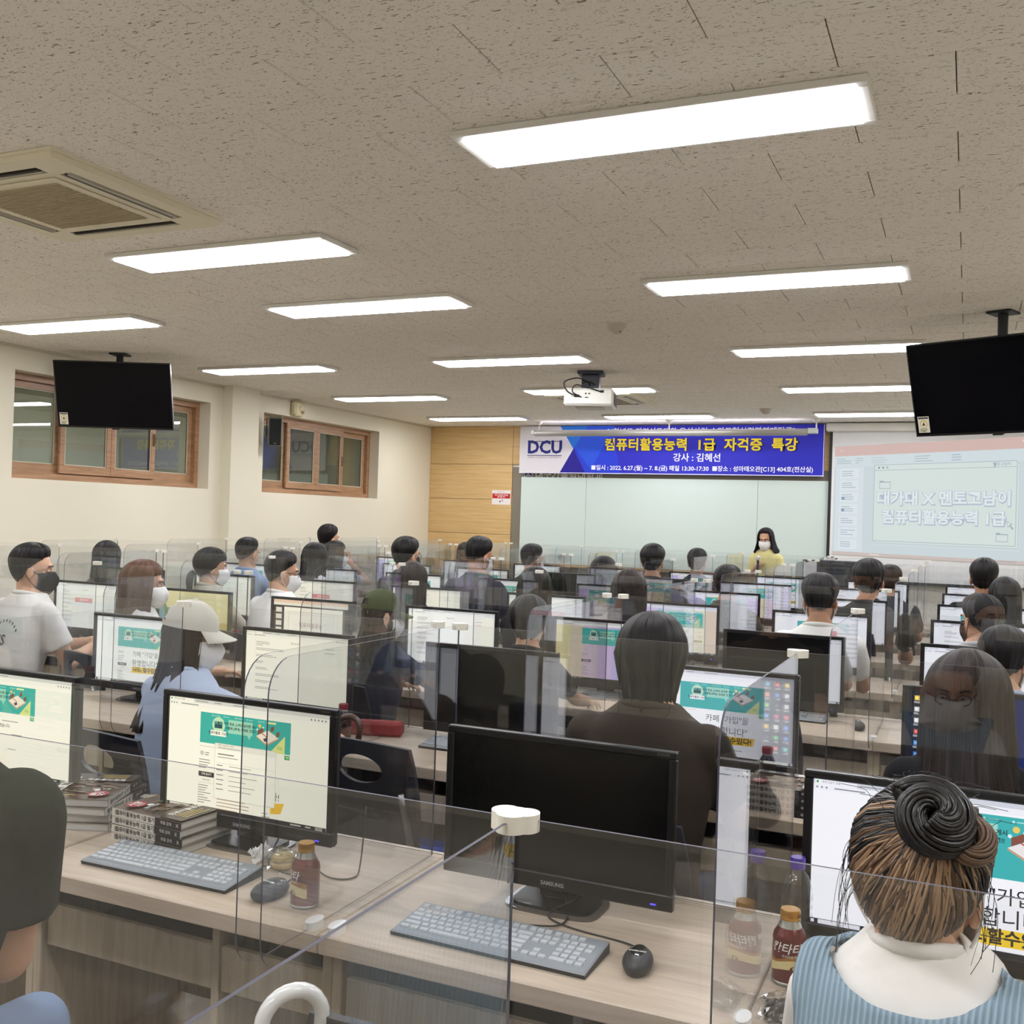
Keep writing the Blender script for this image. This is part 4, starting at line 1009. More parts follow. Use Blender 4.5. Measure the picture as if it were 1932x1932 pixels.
def hand_template(curl):
    b = MB(); b.sphere((0, .045, 0), (.040, .055, .016), 16, 10); b.cyl((0, -.03, 0), (0, .03, 0), .025, .028, 12)
    b.cyl((-.026, .03, -.002), (-.026, .088, 0), .013, .010, 10); b.cyl((.028, .03, -.002), (.027, .08, 0), .013, .010, 10)
    for x, L, y0, sp in ((-.029, .074, .086, -6), (-.0095, .082, .092, -1), (.0105, .076, .089, 4), (.029, .060, .080, 10)):
        p = Vector((x, y0 - .012, 0)); a = 0; path = [p.copy()]; rr = [.0098]
        for f, r in ((.45, .0092), (.32, .0084), (.23, .0072)):
            a += rad(curl); d = Vector((math.sin(rad(sp)), math.cos(a), -math.sin(a))).normalized(); p = p + d * L * f; path.append(p.copy()); rr.append(r)
        b.tube(path, rr, 8); b.sphere(path[-1], .0072, 8, 6); b.sphere(path[0], .010, 8, 6); b.sphere(path[1], .0092, 8, 6); b.sphere(path[2], .0084, 8, 6)
    tp = [Vector((-.028, .012, -.004)), Vector((-.052, .045, -.012)), Vector((-.062 + curl * .0004, .072, -.018 - curl * .0002))]
    b.tube(tp, [.014, .0105, .0085], 8); b.sphere(tp[2], .0085, 8, 6); b.sphere(tp[1], .0105, 8, 6)
    return remesh(b, .0034, 2)
HANDS = {'flat': hand_template(16), 'curl': hand_template(42), 'grip': hand_template(68)}
def ell(cx, cy, z, hw, hd, n=22, p=2.4):
    out = []
    for i in range(n):
        a = 2 * PI * i / n; c_, s_ = math.cos(a), math.sin(a)
        out.append((cx + hw * math.copysign(abs(c_) ** (2 / p), c_), cy + hd * math.copysign(abs(s_) ** (2 / p), s_), z))
    return out
def hair_mb(front=52, temple=74, side=97, behind=116, nape=130, top=.022, sidet=.015, length=0, open_az=62, flare=.0, seed=1, clump=.003, gather=0.0, jitter=.012, cols=84, rows=26, endt=.004):
    rn = random.Random(seed); ph = [rn.uniform(0, 6.28) for _ in range(6)]
    C0 = Vector((0, -.012, .03)); R_ = (.077, .097, .087); V = []; O = []; UV = []
    cl = [rn.gauss(0, 1) for _ in range(cols)]
    cl = [(cl[i - 1] + 2 * cl[i] + cl[(i + 1) % cols]) / 3 for i in range(cols)]
    jt = [rn.uniform(-1, 1) for _ in range(cols)]
    def cap(az, phi, th):
        d = Vector((math.sin(phi) * math.sin(az) * R_[0], math.sin(phi) * math.cos(az) * R_[1], math.cos(phi) * (R_[2] if phi < PI / 2 else .122)))
        return C0 + d + d.normalized() * th
    for r in range(rows):
        t = r / (rows - 1)
        for c_ in range(cols):
            azd = -180 + 360 * c_ / cols; az = rad(azd); a = abs(azd)
            pe = interp(a, [0, 35, 65, 85, 110, 140, 180], [front, front + 3, temple, side, behind, nape - 4, nape]) + jt[c_] * 2.0
            hang = length > 0 and a > open_az
            bump_ = clump * cl[c_] * min(1, t * 2.5)
            if not hang:
                phi = rad(2 + (pe - 2) * t)
                th = interp(math.degrees(phi), [0, 40, 75, 100, 130], [top, top, (top + sidet) / 2, sidet, sidet * .6])
                if t > .55: th = th + (endt - th) * ((t - .55) / .45) ** 1.6
                p = cap(az, phi, th + bump_); o = cap(az, phi, max(.0005, th - .010) * .3)
            else:
                k = .42
                if t <= k:
                    phi = rad(2 + 90 * t / k); th = interp(math.degrees(phi), [0, 40, 92], [top, top, sidet])
                    p = cap(az, phi, th + bump_); o = cap(az, phi, .001)
                else:
                    q = (t - k) / (1 - k); b0 = cap(az, rad(92), sidet + bump_)
                    L = length * (1 + .0 * a) + jt[c_] * jitter - (0.03 if a < open_az + 14 else 0)
                    z = b0.z - (L + b0.z) * q
                    rad_ = Vector((b0.x, b0.y + .012, 0)); n_ = rad_.normalized()
                    g = 1 - gather * min(1, q * 1.3)
                    fl = flare * q * q
                    wv = .004 * math.sin(q * 9 + ph[c_ % 6]) * q
                    pos = rad_ * g + n_ * (fl + wv + bump_ * 1.5)
                    if a > 100: pos.y += .02 * math.sin(PI * min(1, q * 1.2)) * (a - 100) / 80
                    p = Vector((pos.x, pos.y - .012, z)); thick = .03 * (1 - .75 * q)
                    o = Vector((pos.x - n_.x * thick, pos.y - .012 - n_.y * thick, z + .002))
            V.append(p); O.append(o); UV.append((c_ / cols * 1.0, t))
    F = [f[::-1] for f in grid_faces(rows, cols, True)]
    b = solid(V, F, O)
    # close the crown
    n = len(V); b.add([C0 + Vector((0, 0, R_[2] + top))], [])
    ti = len(b.v) - 1
    for c_ in range(cols): b.f.append((ti, c_, (c_ + 1) % cols)); b.m.append(0)
    b.uv = UV + UV + [(0.5, 0)]
    return b
def recalc(me):
    bm = bmesh.new(); bm.from_mesh(me); bmesh.ops.recalc_face_normals(bm, faces=bm.faces); bm.to_mesh(me); bm.free()
def mask_mb():
    V = []; O = []; nr, nc = 9, 21
    for r in range(nr):
        v = r / (nr - 1)
        for c_ in range(nc):
            u = c_ / (nc - 1) * 2 - 1; az = u * rad(74)
            z = interp(v, [0, .45, 1], [.0, -.055, -.122]) - .012 * abs(u) ** 2 * (1 - v) + .03 * abs(u) ** 2 * v
            fy = interp(v, [0, .3, .6, 1], [.086, .106, .104, .076]) + .018 * math.exp(-(u / .22) ** 2) * interp(v, [0, .3, .7, 1], [.6, 1, .6, .3])
            y = .012 + math.cos(az) * fy; x = math.sin(az) * interp(v, [0, .5, 1], [.074, .078, .064])
            V.append(Vector((x, y, z))); O.append(Vector((x * .96, y - .004, z)))
    return solid(V, grid_faces(nr, nc), O)
MASKMB = mask_mb()
def cap_mb():
    d = MB(); nr, nc = 14, 48; V = []; O = []
    C0 = Vector((0, -.012, .03))
    for r in range(nr):
        phi = rad(2 + 86 * r / (nr - 1))
        for c_ in range(nc):
            az = 2 * PI * c_ / nc - PI; seam = .0015 * abs(math.sin(az * 3))
            e = Vector((math.sin(phi) * math.sin(az) * .088, math.sin(phi) * math.cos(az) * .109, math.cos(phi) * .112))
            n_ = e.normalized(); V.append(C0 + e + n_ * seam); O.append(C0 + e - n_ * .005)
    back = lambda r, c_: r >= 8 and (abs((c_ + .5) / nc - 0) < .085 or abs((c_ + .5) / nc - 1) < .085) and ((r - 13.5) / 5.5) ** 2 + (min(c_ + .5, nc - c_ - .5) / 4.4) ** 2 < 1
    F = [f[::-1] for f in grid_faces(nr, nc, True, back)]
    dome = solid(V, F, O)
    top_ = MB().sphere((0, -.012, .143), (.011, .011, .006), 10, 6)
    st = []; so = []
    for r in range(2):
        for c_ in range(13):
            az = PI + (c_ / 12 - .5) * 1.15; st.append(C0 + Vector((math.sin(az) * .089, math.cos(az) * .110, .004 + .020 * r))); so.append(C0 + Vector((math.sin(az) * .085, math.cos(az) * .106, .004 + .020 * r)))
    strap = solid(st, [f[::-1] for f in grid_faces(2, 13)], so)
    bv = []; bo = []
    for r in range(6):
        for c_ in range(17):
            u = c_ / 16 * 2 - 1; az = u * rad(62); t = r / 5
            base = Vector((math.sin(az) * .088, -.012 + math.cos(az) * .109, .034)); ext = .075 * (1 - .55 * abs(u) ** 2.4)
            p = base + Vector((math.sin(az) * .25, 1, 0)).normalized() * ext * t + Vector((0, 0, -.022 * t - .018 * abs(u) ** 2 * t))
            bv.append(p); bo.append(p - Vector((0, 0, .004)))
    brim = solid(bv, grid_faces(6, 17), bo)
    return dome, top_, strap, brim
CAPMB = cap_mb()
SHOE = MB(); SHOE.loft([ell(0, .06, 0, .042, .125, 16), ell(0, .06, .03, .044, .128, 16), ell(0, .04, .06, .038, .1, 16), ell(0, -.01, .085, .034, .05, 16)])
def ik(S, T, a, b_, hint):
    d = T - S; L = min(d.length, (a + b_) * .995); u = d.normalized(); T = S + u * L
    x = (a * a - b_ * b_ + L * L) / (2 * L); h = math.sqrt(max(0, a * a - x * x))
    p = hint - u * hint.dot(u); p = p.normalized() if p.length > 1e-5 else u.orthogonal()
    return S + u * x + p * h, T
def limb(b, pts, rr, n=12):
    b.tube(pts, rr, n)
    for p, r in zip(pts, rr): b.sphere(p, r * .99, n, 8)
PEOPLE = []
def person(label, hx, hy, top, yaw=0, lean=.09, hyaw=0, hpitch=-6, fem=0, hair=None, hmat=None, shirt=(240, 240, 240), sleeve='short', pants=(40, 44, 60), mask=None, hands=None, hpose=('flat', 'flat'), cap=None, glasses=False, skin=None, standing=False, vox=.013, seat=True, wide=1.0, bare=False, tail=None, seatlabel=None, hroll=0, build_chair=True, palm=None, hdz=0.0):
    skin = skin or SKIN; hmat = hmat or HAIRK
    base = .45 if not standing else top - .91 * .93
    s = (top - base) / .91
    w_ = (.92 if fem else 1.0) * wide
    hl = lean + .035
    Ry = Matrix.Rotation(rad(yaw), 4, 'Z')
    off = Ry @ Vector((0, hl * s, 0)); ox, oy = hx - off.x, hy - off.y
    t = thing('person', label, 'person', (ox, oy, 0), rad(yaw), 'people in the classroom')
    def B(x, y, z): return Vector((x * s, y * s, base + (z - .45) * s))
    def yl(z): return lean * max(0, (z - .50)) / .55
    # torso rings: z, half width, half depth
    TR = [(.455, .150, .115), (.50, .170, .128), (.56, .165, .122), (.64, .146, .108), (.74, .146, .106), (.84, .160, .112), (.95, .174, .112), (1.02, .174, .100), (1.065, .150, .086), (1.10, .100, .072), (1.13, .066, .062), (1.16, .055, .055)]
    def torso(inf, zmax=2, zmin=0):
        rings = []
        for z, hw, hd in TR:
            if z > zmax or z < zmin: continue
            rings.append([tuple(B(x, y, zz)) for x, y, zz in ell(0, yl(z), z, hw * w_ + inf, hd * (1 if not fem else .95) + inf)])
        return rings
    sh = [B(sx_ * .160 * w_, yl(1.0), 1.022) for sx_ in (-1, 1)]
    if hands is None: hands = ((-.15, .50, .775), (.15, .50, .775))
    arms = []
    for i, sx_ in enumerate((-1, 1)):
        T = Vector(hands[i]); E, T = ik(sh[i], T, .285 * s, .250 * s, Vector((sx_ * .55, -.35, -1)))
        arms.append((sh[i], E, T))
    hips = [B(sx_ * .085, 0, .535) for sx_ in (-1, 1)]
    if standing: legs = [(hips[i], Vector((sx_ * .095, .02, hips[i].z * .54)), Vector((sx_ * .10, 0, .085))) for i, sx_ in enumerate((-1, 1))]
    else: legs = [(hips[i], Vector((sx_ * .12, .40, .50)), Vector((sx_ * .13, .40 - .03, .085))) for i, sx_ in enumerate((-1, 1))]
    b = MB(); b.loft(torso(0))
    for S, E, T in arms: limb(b, [S, S.lerp(E, .5), E, E.lerp(T, .35), T], [.050 * s * w_, .045 * s * w_, .038 * s * w_, .038 * s * w_, .026 * s])
    for H, K, A in legs: limb(b, [H, K, K.lerp(A, .35), A], [.078, .058, .054, .036])
    hm = Matrix.Translation(B(0, hl, 1.245 + hdz)) @ Matrix.Rotation(rad(hyaw), 4, 'Z') @ Matrix.Rotation(rad(hroll), 4, 'Y') @ Matrix.Rotation(rad(hpitch), 4, 'X') @ Matrix.Scale(s, 4)
    nk = B(0, yl(1.09), 1.09); nt = hm @ Vector((0, -.03, -.07)); limb(b, [nk, nk.lerp(nt, .5), nt], [.058 * s, .050 * s, .049 * s])
    body = remesh(b, vox, 4)
    hd = HEADS[fem]; o = len(body.v); body.join(hd); body.xf(hm, o)
    for i, (S, E, T) in enumerate(arms):
        d = (T - E).normalized()
        if palm and palm[i]: up = -Vector(palm[i])
        else: up = Vector((0, 0, 1))
        z_ = (up - d * up.dot(d)).normalized(); x_ = d.cross(z_)
        mx = Matrix(((x_.x, d.x, z_.x, T.x), (x_.y, d.y, z_.y, T.y), (x_.z, d.z, z_.z, T.z), (0, 0, 0, 1))) @ Matrix.Scale(s * (.95 if fem else 1), 4)
        if i == 0: mx = mx @ Matrix.Scale(-1, 4, (1, 0, 0))
        o = len(body.v); nf = len(body.f); body.join(HANDS[hpose[i]]); body.xf(mx, o)
        if i == 0: body.f = body.f[:nf] + [f[::-1] for f in body.f[nf:]]
    obj('body', body, skin, t, smooth=True)
    # eyes and brows
    for sx_ in (-1, 1):
        e = obj('eye', MB().sphere((sx_ * .030, .079, .004), (.0125, .009, .006), 10, 6).xf(hm), mat('eye_white', (222, 214, 206), 0.3), t, smooth=True)
        obj('iris', MB().sphere((sx_ * .030, .0868, .003), (.005, .0025, .005), 8, 6).xf(hm), mat('iris_dark', (30, 20, 16), 0.2), e, smooth=True)
        obj('eyebrow', MB().tube([hm @ Vector((sx_ * .016, .094, .027)), hm @ Vector((sx_ * .032, .090, .031)), hm @ Vector((sx_ * .048, .078, .026))], .0035, 6), hmat, t, smooth=True)
    # clothes
    sm = cloth(shirt) if not hasattr(shirt, 'name') else shirt
    if not bare:
        c = MB(); c.loft(torso(.014, 1.135, .46))
        for S, E, T in arms:
            if sleeve == 'short': end = S.lerp(E, .66); limb(c, [S, S.lerp(E, .3)], [.066 * s * w_, .063 * s * w_]); c.tube([S, end], [.066 * s * w_, .064 * s * w_], 16)
            elif sleeve == 'long':
                limb(c, [S, S.lerp(E, .5), E, E.lerp(T, .5)], [.066 * s * w_, .060 * s * w_, .056 * s * w_, .047 * s]); c.tube([E, E.lerp(T, .5), E.lerp(T, .9)], [.056 * s * w_, .049 * s, .040 * s], 14)
        obj('shirt', remesh(c, vox, 5), sm, t, smooth=True)
        col = [tuple(B(0, yl(1.09) + .006, 1.116) + Vector((math.cos(a) * .072 * s * w_, math.sin(a) * .068 * s, -.018 * math.sin(a)))) for a in [2 * PI * q / 20 for q in range(20)]]
        obj('neckband', MB().tube(col, .013 * s, 8, closed=True), sm, t, smooth=True)
    tr = MB(); tr.loft(torso(.012, .57))
    for H, K, A in legs: limb(tr, [H, K], [.092, .072]); tr.tube([K, K.lerp(A, .5), A.lerp(K, .04)], [.072, .062, .055], 14)
    obj('trousers', remesh(tr, max(vox, .015), 4), cloth(pants), t, smooth=True)
    for H, K, A in legs: obj('shoe', MB().join(SHOE).xf(Matrix.Translation((A.x, A.y - .02, 0))), mat('shoe_rubber', (206, 204, 200), 0.6), t, smooth=True)
    # hair, cap, mask
    if hair is not None:
        h = hair_mb(**hair); h.xf(hm); me = h.mesh('hair', hmat, True); recalc(me); ho = obj('hair', me, parent=t)
        if tail:
            pts = [hm @ Vector((0, -.112, -.045)), hm @ Vector((0, -.135, -.075)), hm @ Vector((.0, -.135, -.13)), hm @ Vector((.005, -.125, -.20)), hm @ Vector((.005, -.12, -.13 - tail))]
            obj('ponytail', MB().tube(arc(pts, 14), [.016 + .012 * math.sin(PI * min(1, i / 12 + .15)) - .010 * (i / 14) for i in range(len(arc(pts, 14)))], 12), hmat, ho, smooth=True)
            obj('hair_tie', MB().tube([hm @ Vector((.017 * math.cos(a), -.122 + .006 * math.sin(a), -.056 + .016 * math.sin(a))) for a in [2 * PI * q / 12 for q in range(12)]], .004, 6, closed=True), BLACKM, ho, smooth=True)
    if cap:
        cm = cloth(cap, .25); dome, tp, strap, brim = [MB().join(q).xf(hm) for q in CAPMB]
        co = obj('cap', dome, cm, t, smooth=40); recalc(co.data)
        for n_, q in (('button', tp), ('strap', strap), ('brim', brim)):
            me = q.mesh(n_, cm, 40); recalc(me); obj(n_, me, parent=co)
    if mask:
        mm = MASKW if mask == 'white' else MASKK
        mo = obj('face_mask', MB().join(MASKMB).xf(hm), mm, t, smooth=True); recalc(mo.data)
        for sx_ in (-1, 1):
            lp = arc([(sx_ * .067, .034, -.018), (sx_ * .082, -.004, .006), (sx_ * .086, -.026, -.004), (sx_ * .083, -.012, -.04), (sx_ * .060, .030, -.088)], 16)
            obj('ear_loop', MB().tube([hm @ p for p in lp], .0018, 6), mm, mo, smooth=True)
    if glasses:
        g = MB()
        for sx_ in (-1, 1):
            g.tube([hm @ Vector((sx_ * .031 + .021 * math.cos(a), .098 - .004 * abs(math.cos(a)), .002 + .017 * math.sin(a))) for a in [2 * PI * q / 18 for q in range(18)]], .0016, 6, closed=True)
            g.tube([hm @ Vector(p) for p in ((sx_ * .052, .094, .006), (sx_ * .077, .05, .006), (sx_ * .083, -.006, .004))], .0016, 6)
        g.tube([hm @ Vector(p) for p in ((-.010, .1, .004), (0, .104, .006), (.010, .1, .004))], .0016, 6)
        obj('glasses', g, BLACKM, t, smooth=True)
    if seat and not standing and build_chair:
        o3 = Ry @ Vector((0, .03, 0)); chair(ox + o3.x, oy + o3.y, rad(yaw), 'navy classroom chair under the ' + ' '.join((seatlabel or label.split(',')[0]).split()[:10]))
    return t, hm, B, arms
SHORT = dict(front=56, temple=76, side=96, behind=122, nape=142, top=.026, sidet=.016, clump=.0025)
FADE = dict(front=54, temple=74, side=90, behind=108, nape=128, top=.028, sidet=.012, clump=.0025)
LONG = dict(front=66, temple=80, length=.34, top=.020, sidet=.018, open_az=58, flare=.015)
MID = dict(front=66, temple=80, length=.20, top=.022, sidet=.022, open_az=58, flare=.0)
BOB = dict(front=70, temple=84, side=112, behind=138, nape=152, top=.026, sidet=.028, endt=.010, clump=.002)
def sd(d, n, **k): q = dict(d); q['seed'] = n; q.update(k); return q
WHITE = (236, 233, 228); BLK = (24, 24, 27)
# --- third row, left: man in white tee turned towards the front
person('man in white printed tee with black mask, hands clasped, near the left wall', -4.60, 4.0, 1.375, yaw=-6, lean=.12, hyaw=-42, hpitch=-4, hair=sd(SHORT, 2, top=.032), shirt=WHITE, mask='black', hands=((.12, .44, .86), (.16, .43, .84)), hpose=('curl', 'curl'), seatlabel='man in the white printed tee', wide=1.08, vox=.011)
person('woman with long black hair behind the man in the white printed tee', -5.6, 5.5, 1.35, fem=1, hair=sd(LONG, 3), shirt=(40, 44, 70), hyaw=6)
person('woman with long chestnut hair, white tee and white mask', -3.91, 4.1, 1.325, yaw=-18, fem=1, lean=.06, hyaw=-34, hair=sd(LONG, 4, length=.36, sidet=.026, flare=.03), hmat=HAIRB, shirt=WHITE, mask='white', pants=(110, 130, 168), hands=((.05, .42, .76), (.22, .42, .76)), vox=.011, seatlabel='woman with chestnut hair')
person('woman in pale grey cap with long dark hair and light blue shirt', -2.50, 2.86, 1.27, yaw=-8, fem=1, lean=.10, hyaw=-48, hpitch=-8, hair=sd(LONG, 5, front=60, length=.38, top=.002, sidet=.004, flare=.045, jitter=.012), hmat=HAIRD, shirt=(176, 190, 214), sleeve='long', cap=(196, 194, 184), mask='white', pants=(90, 108, 140), hands=((-.06, .56, .78), (.30, .50, .80)), hpose=('curl', 'curl'), glasses=True, vox=.010, seatlabel='woman in the pale cap')
person('woman with black ponytail, beige top and white mask, fourth row', -4.66, 5.5, 1.335, yaw=-14, fem=1, hyaw=-24, hair=sd(BOB, 6, nape=142, behind=124), tail=.16, shirt=(206, 196, 178), mask='white', sleeve='long')
person('man with short hair in light blue, fifth row near the left wall', -5.47, 6.9, 1.365, hyaw=-8, hair=sd(FADE, 7), shirt=(150, 176, 214))
person('man in white tee with white mask and glasses, fourth row', -3.93, 5.3, 1.345, yaw=-16, hyaw=-26, hpitch=-10, hair=sd(SHORT, 8), shirt=WHITE, mask='white', glasses=True, lean=.11, wide=1.05)
person('tall man with black hair rising above the other heads, far left', -6.30, 9.3, 1.462, hyaw=-22, hair=sd(SHORT, 9, top=.03), shirt=BLK)
person('woman with long black hair and white blouse, fifth row left', -4.80, 6.9, 1.355, fem=1, hyaw=-10, hair=sd(LONG, 10), shirt=(226, 228, 234), sleeve='long')
person('woman with white mask raising a hand to her face, far left', -5.44, 8.15, 1.335, fem=1, hyaw=-40, hair=sd(MID, 11), shirt=(196, 198, 206), mask='white', hands=((-.12, .42, .77), (.10, .24, 1.14)), hpose=('flat', 'curl'), palm=(None, (0, -.3, 1)), build_chair=False)
person('man with black mask and black shirt, fifth row before the oak boards', -4.01, 7.0, 1.425, yaw=-6, hyaw=-14, hair=sd(SHORT, 12), shirt=BLK, mask='black', glasses=True)
person('woman in olive green cap with dark hair and navy top', -2.47, 4.1, 1.25, yaw=-6, fem=1, hyaw=-30, hair=sd(LONG, 13, front=60, length=.24, top=.002, sidet=.004, flare=.04), hmat=HAIRD, cap=(66, 76, 44), shirt=(52, 58, 78), mask='white', vox=.011)
person('woman with long dark hair in a dark top, fourth row behind the green cap', -3.13, 5.55, 1.315, fem=1, hyaw=-8, hair=sd(LONG, 14, length=.30), hmat=HAIRD, shirt=(44, 42, 44), sleeve='long')
person('woman with dark hair and white top half hidden, far row before the oak boards', -4.79, 9.6, 1.335, fem=1, hair=sd(MID, 15), hmat=HAIRD, shirt=(228, 228, 230), sleeve='long')
person('man in dark tee with bare neck, fifth row under the notice', -3.38, 7.0, 1.445, yaw=-10, hyaw=-14, hpitch=-14, hair=sd(FADE, 16), shirt=(46, 46, 66), mask='white', wide=1.1, hands=((-.06, .46, .80), (.26, .46, .80)), skin=SKIN2)
person('man with close-cropped hair, black tee and white mask, sixth row', -3.49, 8.3, 1.375, yaw=-8, hyaw=-16, hair=sd(FADE, 17), shirt=(34, 34, 38), mask='white')
person('woman with very long black hair, fourth row centre', -2.29, 5.5, 1.325, fem=1, hyaw=2, hair=sd(LONG, 18, length=.40, flare=.05), shirt=(30, 30, 33), sleeve='long')
person('woman with long black hair flaring at the shoulder, fifth row centre', -2.35, 6.9, 1.355, fem=1, hyaw=-6, hair=sd(LONG, 19, length=.32, flare=.05), shirt=(34, 33, 36), sleeve='long')
person('woman with smooth dark bob and charcoal top, fourth row', -1.75, 5.6, 1.335, fem=1, hyaw=-2, hair=sd(LONG, 20, length=.22, sidet=.026, flare=.01), hmat=HAIRD, shirt=(58, 52, 50), sleeve='long')
person('man with thick black hair and brown tee, sixth row under the banner date', -2.37, 8.2, 1.415, hair=sd(SHORT, 21, top=.034, sidet=.022), shirt=(84, 72, 64), wide=1.08)
person('man with middle-parted black hair, last row under the banner', -2.34, 9.6, 1.365, hair=sd(SHORT, 22, top=.03), shirt=(40, 40, 52))
person('man in olive brown tee with black hair, fifth row', -1.47, 6.9, 1.325, yaw=-6, hyaw=-4, hair=sd(SHORT, 23, top=.032, sidet=.02), shirt=(98, 90, 76), wide=1.05)
person('person with round black bob and dark top, third row', -1.75, 4.15, 1.265, fem=1, hair=sd(BOB, 24), shirt=(28, 28, 34), vox=.011)
person('person with tied black hair and brown-grey tee, second row centre', -.80, 2.80, 1.345, fem=1, yaw=0, lean=.07, hpitch=-4, hair=dict(front=66, temple=80, length=.178, top=.026, sidet=.022, open_az=74, gather=.34, seed=25, clump=.002, jitter=.003), shirt=(62, 54, 47), vox=.009, wide=1.16, seatlabel='person with tied black hair', glasses=True, hands=((-.14, .46, .78), (.16, .46, .78)))
person('man with undercut and white tee, fourth row right', -.69, 5.5, 1.355, hyaw=3, hair=sd(FADE, 26, top=.034, sidet=.018), shirt=WHITE, mask='white', wide=1.06, skin=SKIN2)
person('man with full black hair and black tee, fifth row right', -.57, 6.9, 1.405, hair=sd(SHORT, 27, top=.032, sidet=.02), shirt=(30, 30, 32), wide=1.12, skin=SKIN2)
person('man half hidden behind the full-haired man, sixth row right', -.53, 8.3, 1.335, hyaw=-18, hair=sd(SHORT, 28), shirt=(60, 60, 66))
person('man with black hair before the projection screen, sixth row', .11, 8.05, 1.415, yaw=-4, hair=sd(SHORT, 29, top=.03), shirt=BLK, skin=SKIN2)
person('woman with long black hair near the right picture edge, fifth row', .21, 6.8, 1.345, fem=1, hair=sd(LONG, 30), shirt=(30, 30, 34), sleeve='long')
person('person with black mask and pale grey top, fourth row near right edge', .06, 5.45, 1.305, hyaw=38, hair=sd(SHORT, 31, sidet=.024), shirt=(186, 186, 186), mask='black')
person('man with short black hair and white mask strap, third row right edge', .13, 4.1, 1.265, hyaw=-18, hair=sd(SHORT, 32, top=.03), shirt=(170, 184, 204), mask='white', vox=.011)
person('woman with long dark hair and black top at the dark blue desktop screen', .01, 2.86, 1.305, fem=1, lean=.10, hyaw=6, hpitch=-14, hair=sd(LONG, 33, length=.27, sidet=.030, flare=.02), hmat=HAIRD, shirt=(26, 25, 28), sleeve='long', vox=.009, mask='white', seatlabel='woman at the dark blue desktop screen')
# --- the lecturer
person('woman lecturer in pale yellow blouse and white mask speaking into a microphone', -2.03, 11.4, 1.585, yaw=168, fem=1, standing=True, lean=.03, hyaw=6, hpitch=-16, hair=sd(MID, 34, front=46, temple=66, length=.165, open_az=52, flare=.05), shirt=(222, 212, 150), mask='white', hands=((-.14, .26, 1.02), (.06, .17, 1.17)), hpose=('curl', 'grip'), palm=((0, 0, -1), (-1, 0, 0)), pants=(44, 42, 46), vox=.011)
# --- man in dark green tee cut by the left edge
GT = person('person in dark green tee and light jeans cut by the left picture edge', -1.855, 1.38, 1.37, yaw=16, lean=.16, hair=sd(SHORT, 35), shirt=(48, 50, 40), pants=(132, 154, 186), wide=1.38, vox=.008, hroll=-10, hands=((-.16, .44, .77), (-.02, .34, .72)), seatlabel='person in the dark green tee')

# print on the back of the white tee, laid onto the cloth
from mathutils.bvhtree import BVHTree
wt = [o for o in COL.objects if o.get('label', '').startswith('man in white printed tee')][0]
sh_ = [c_ for c_ in wt.children if c_.name.startswith('shirt')][0]
bv = BVHTree.FromPolygons([v.co for v in sh_.data.vertices], [tuple(p.vertices) for p in sh_.data.polygons])
def on_back(b, x, z):
    out = []
    for v in b.v:
        p = Vector((x + v[0], -1, z + v[2])); h = bv.ray_cast(p, Vector((0, 1, 0)))
        out.append(tuple((h[0] if h[0] else Vector((p.x, 0, p.z))) - Vector((0, .002, 0))))
    b.v = out; return b
obj('shirt_print', on_back(text_mb('SS', .075, .03), .03, .90), mat('print_navy', (36, 38, 52), .7), wt)
ar = MB()
for q in range(9): a = rad(150 - 15 * q); ar.add([(.09 * math.cos(a) + dx, 0, .09 * math.sin(a) + dz) for dx, dz in ((-.004, -.007), (.004, -.007), (.004, .007), (-.004, .007))], [(0, 1, 2, 3)])
o = obj('shirt_print', on_back(ar, .04, .91), mat('print_navy', (36, 38, 52), .7), wt); o['kind'] = 'stuff'
# ================================================================ WOMAN WITH THE BUN (nearest, right)
T, HM, B, ARMS = person('woman with a messy two-tone bun, pale blue knit vest and white shirt', -.045, 1.47, 1.312, yaw=-6, lean=.10, fem=1, hyaw=-6, hroll=1, hpitch=-16, hair=None, shirt=(238, 234, 228), sleeve='long', pants=(60, 62, 74), vox=.0075, hdz=-.05, wide=.82, hands=((-.16, .50, .77), (.16, .50, .77)), mask='white', glasses=True, seatlabel='woman with the bun')
def two_tone():
    m, nt, b = nodes('hair_two_tone'); b.inputs['Roughness'].default_value = .4
    tc = N(nt, 'ShaderNodeTexCoord'); sp_ = N(nt, 'ShaderNodeSeparateXYZ'); nt.links.new(tc.outputs['UV'], sp_.inputs[0])
    mp = N(nt, 'ShaderNodeMapping'); mp.inputs['Scale'].default_value = (130, 2, 1); nt.links.new(tc.outputs['UV'], mp.inputs[0])
    z = N(nt, 'ShaderNodeTexNoise'); z.inputs['Scale'].default_value = 1; z.inputs['Detail'].default_value = 3; nt.links.new(mp.outputs[0], z.inputs['Vector'])
    ad = N(nt, 'ShaderNodeMath', operation='MULTIPLY_ADD'); ad.inputs[1].default_value = .5; nt.links.new(z.outputs['Fac'], ad.inputs[0]); nt.links.new(sp_.outputs['Y'], ad.inputs[2])
    cr = N(nt, 'ShaderNodeValToRGB'); e = cr.color_ramp.elements; e[0].position = .66; e[0].color = (*lin((14, 11, 11)), 1); e[1].position = 1.0; e[1].color = (*lin((124, 96, 74)), 1)
    nt.links.new(ad.outputs[0], cr.inputs[0]); nt.links.new(cr.outputs[0], b.inputs['Base Color'])
    MATS['hair_two_tone'] = m; return m
TWO = two_tone()
H_BLK = mat('strand_black', (17, 14, 14), .35, spec=.5); H_BRN = mat('strand_brown', (92, 70, 54), .42, spec=.4); H_BLD = mat('strand_blond', (160, 130, 102), .45, spec=.4)
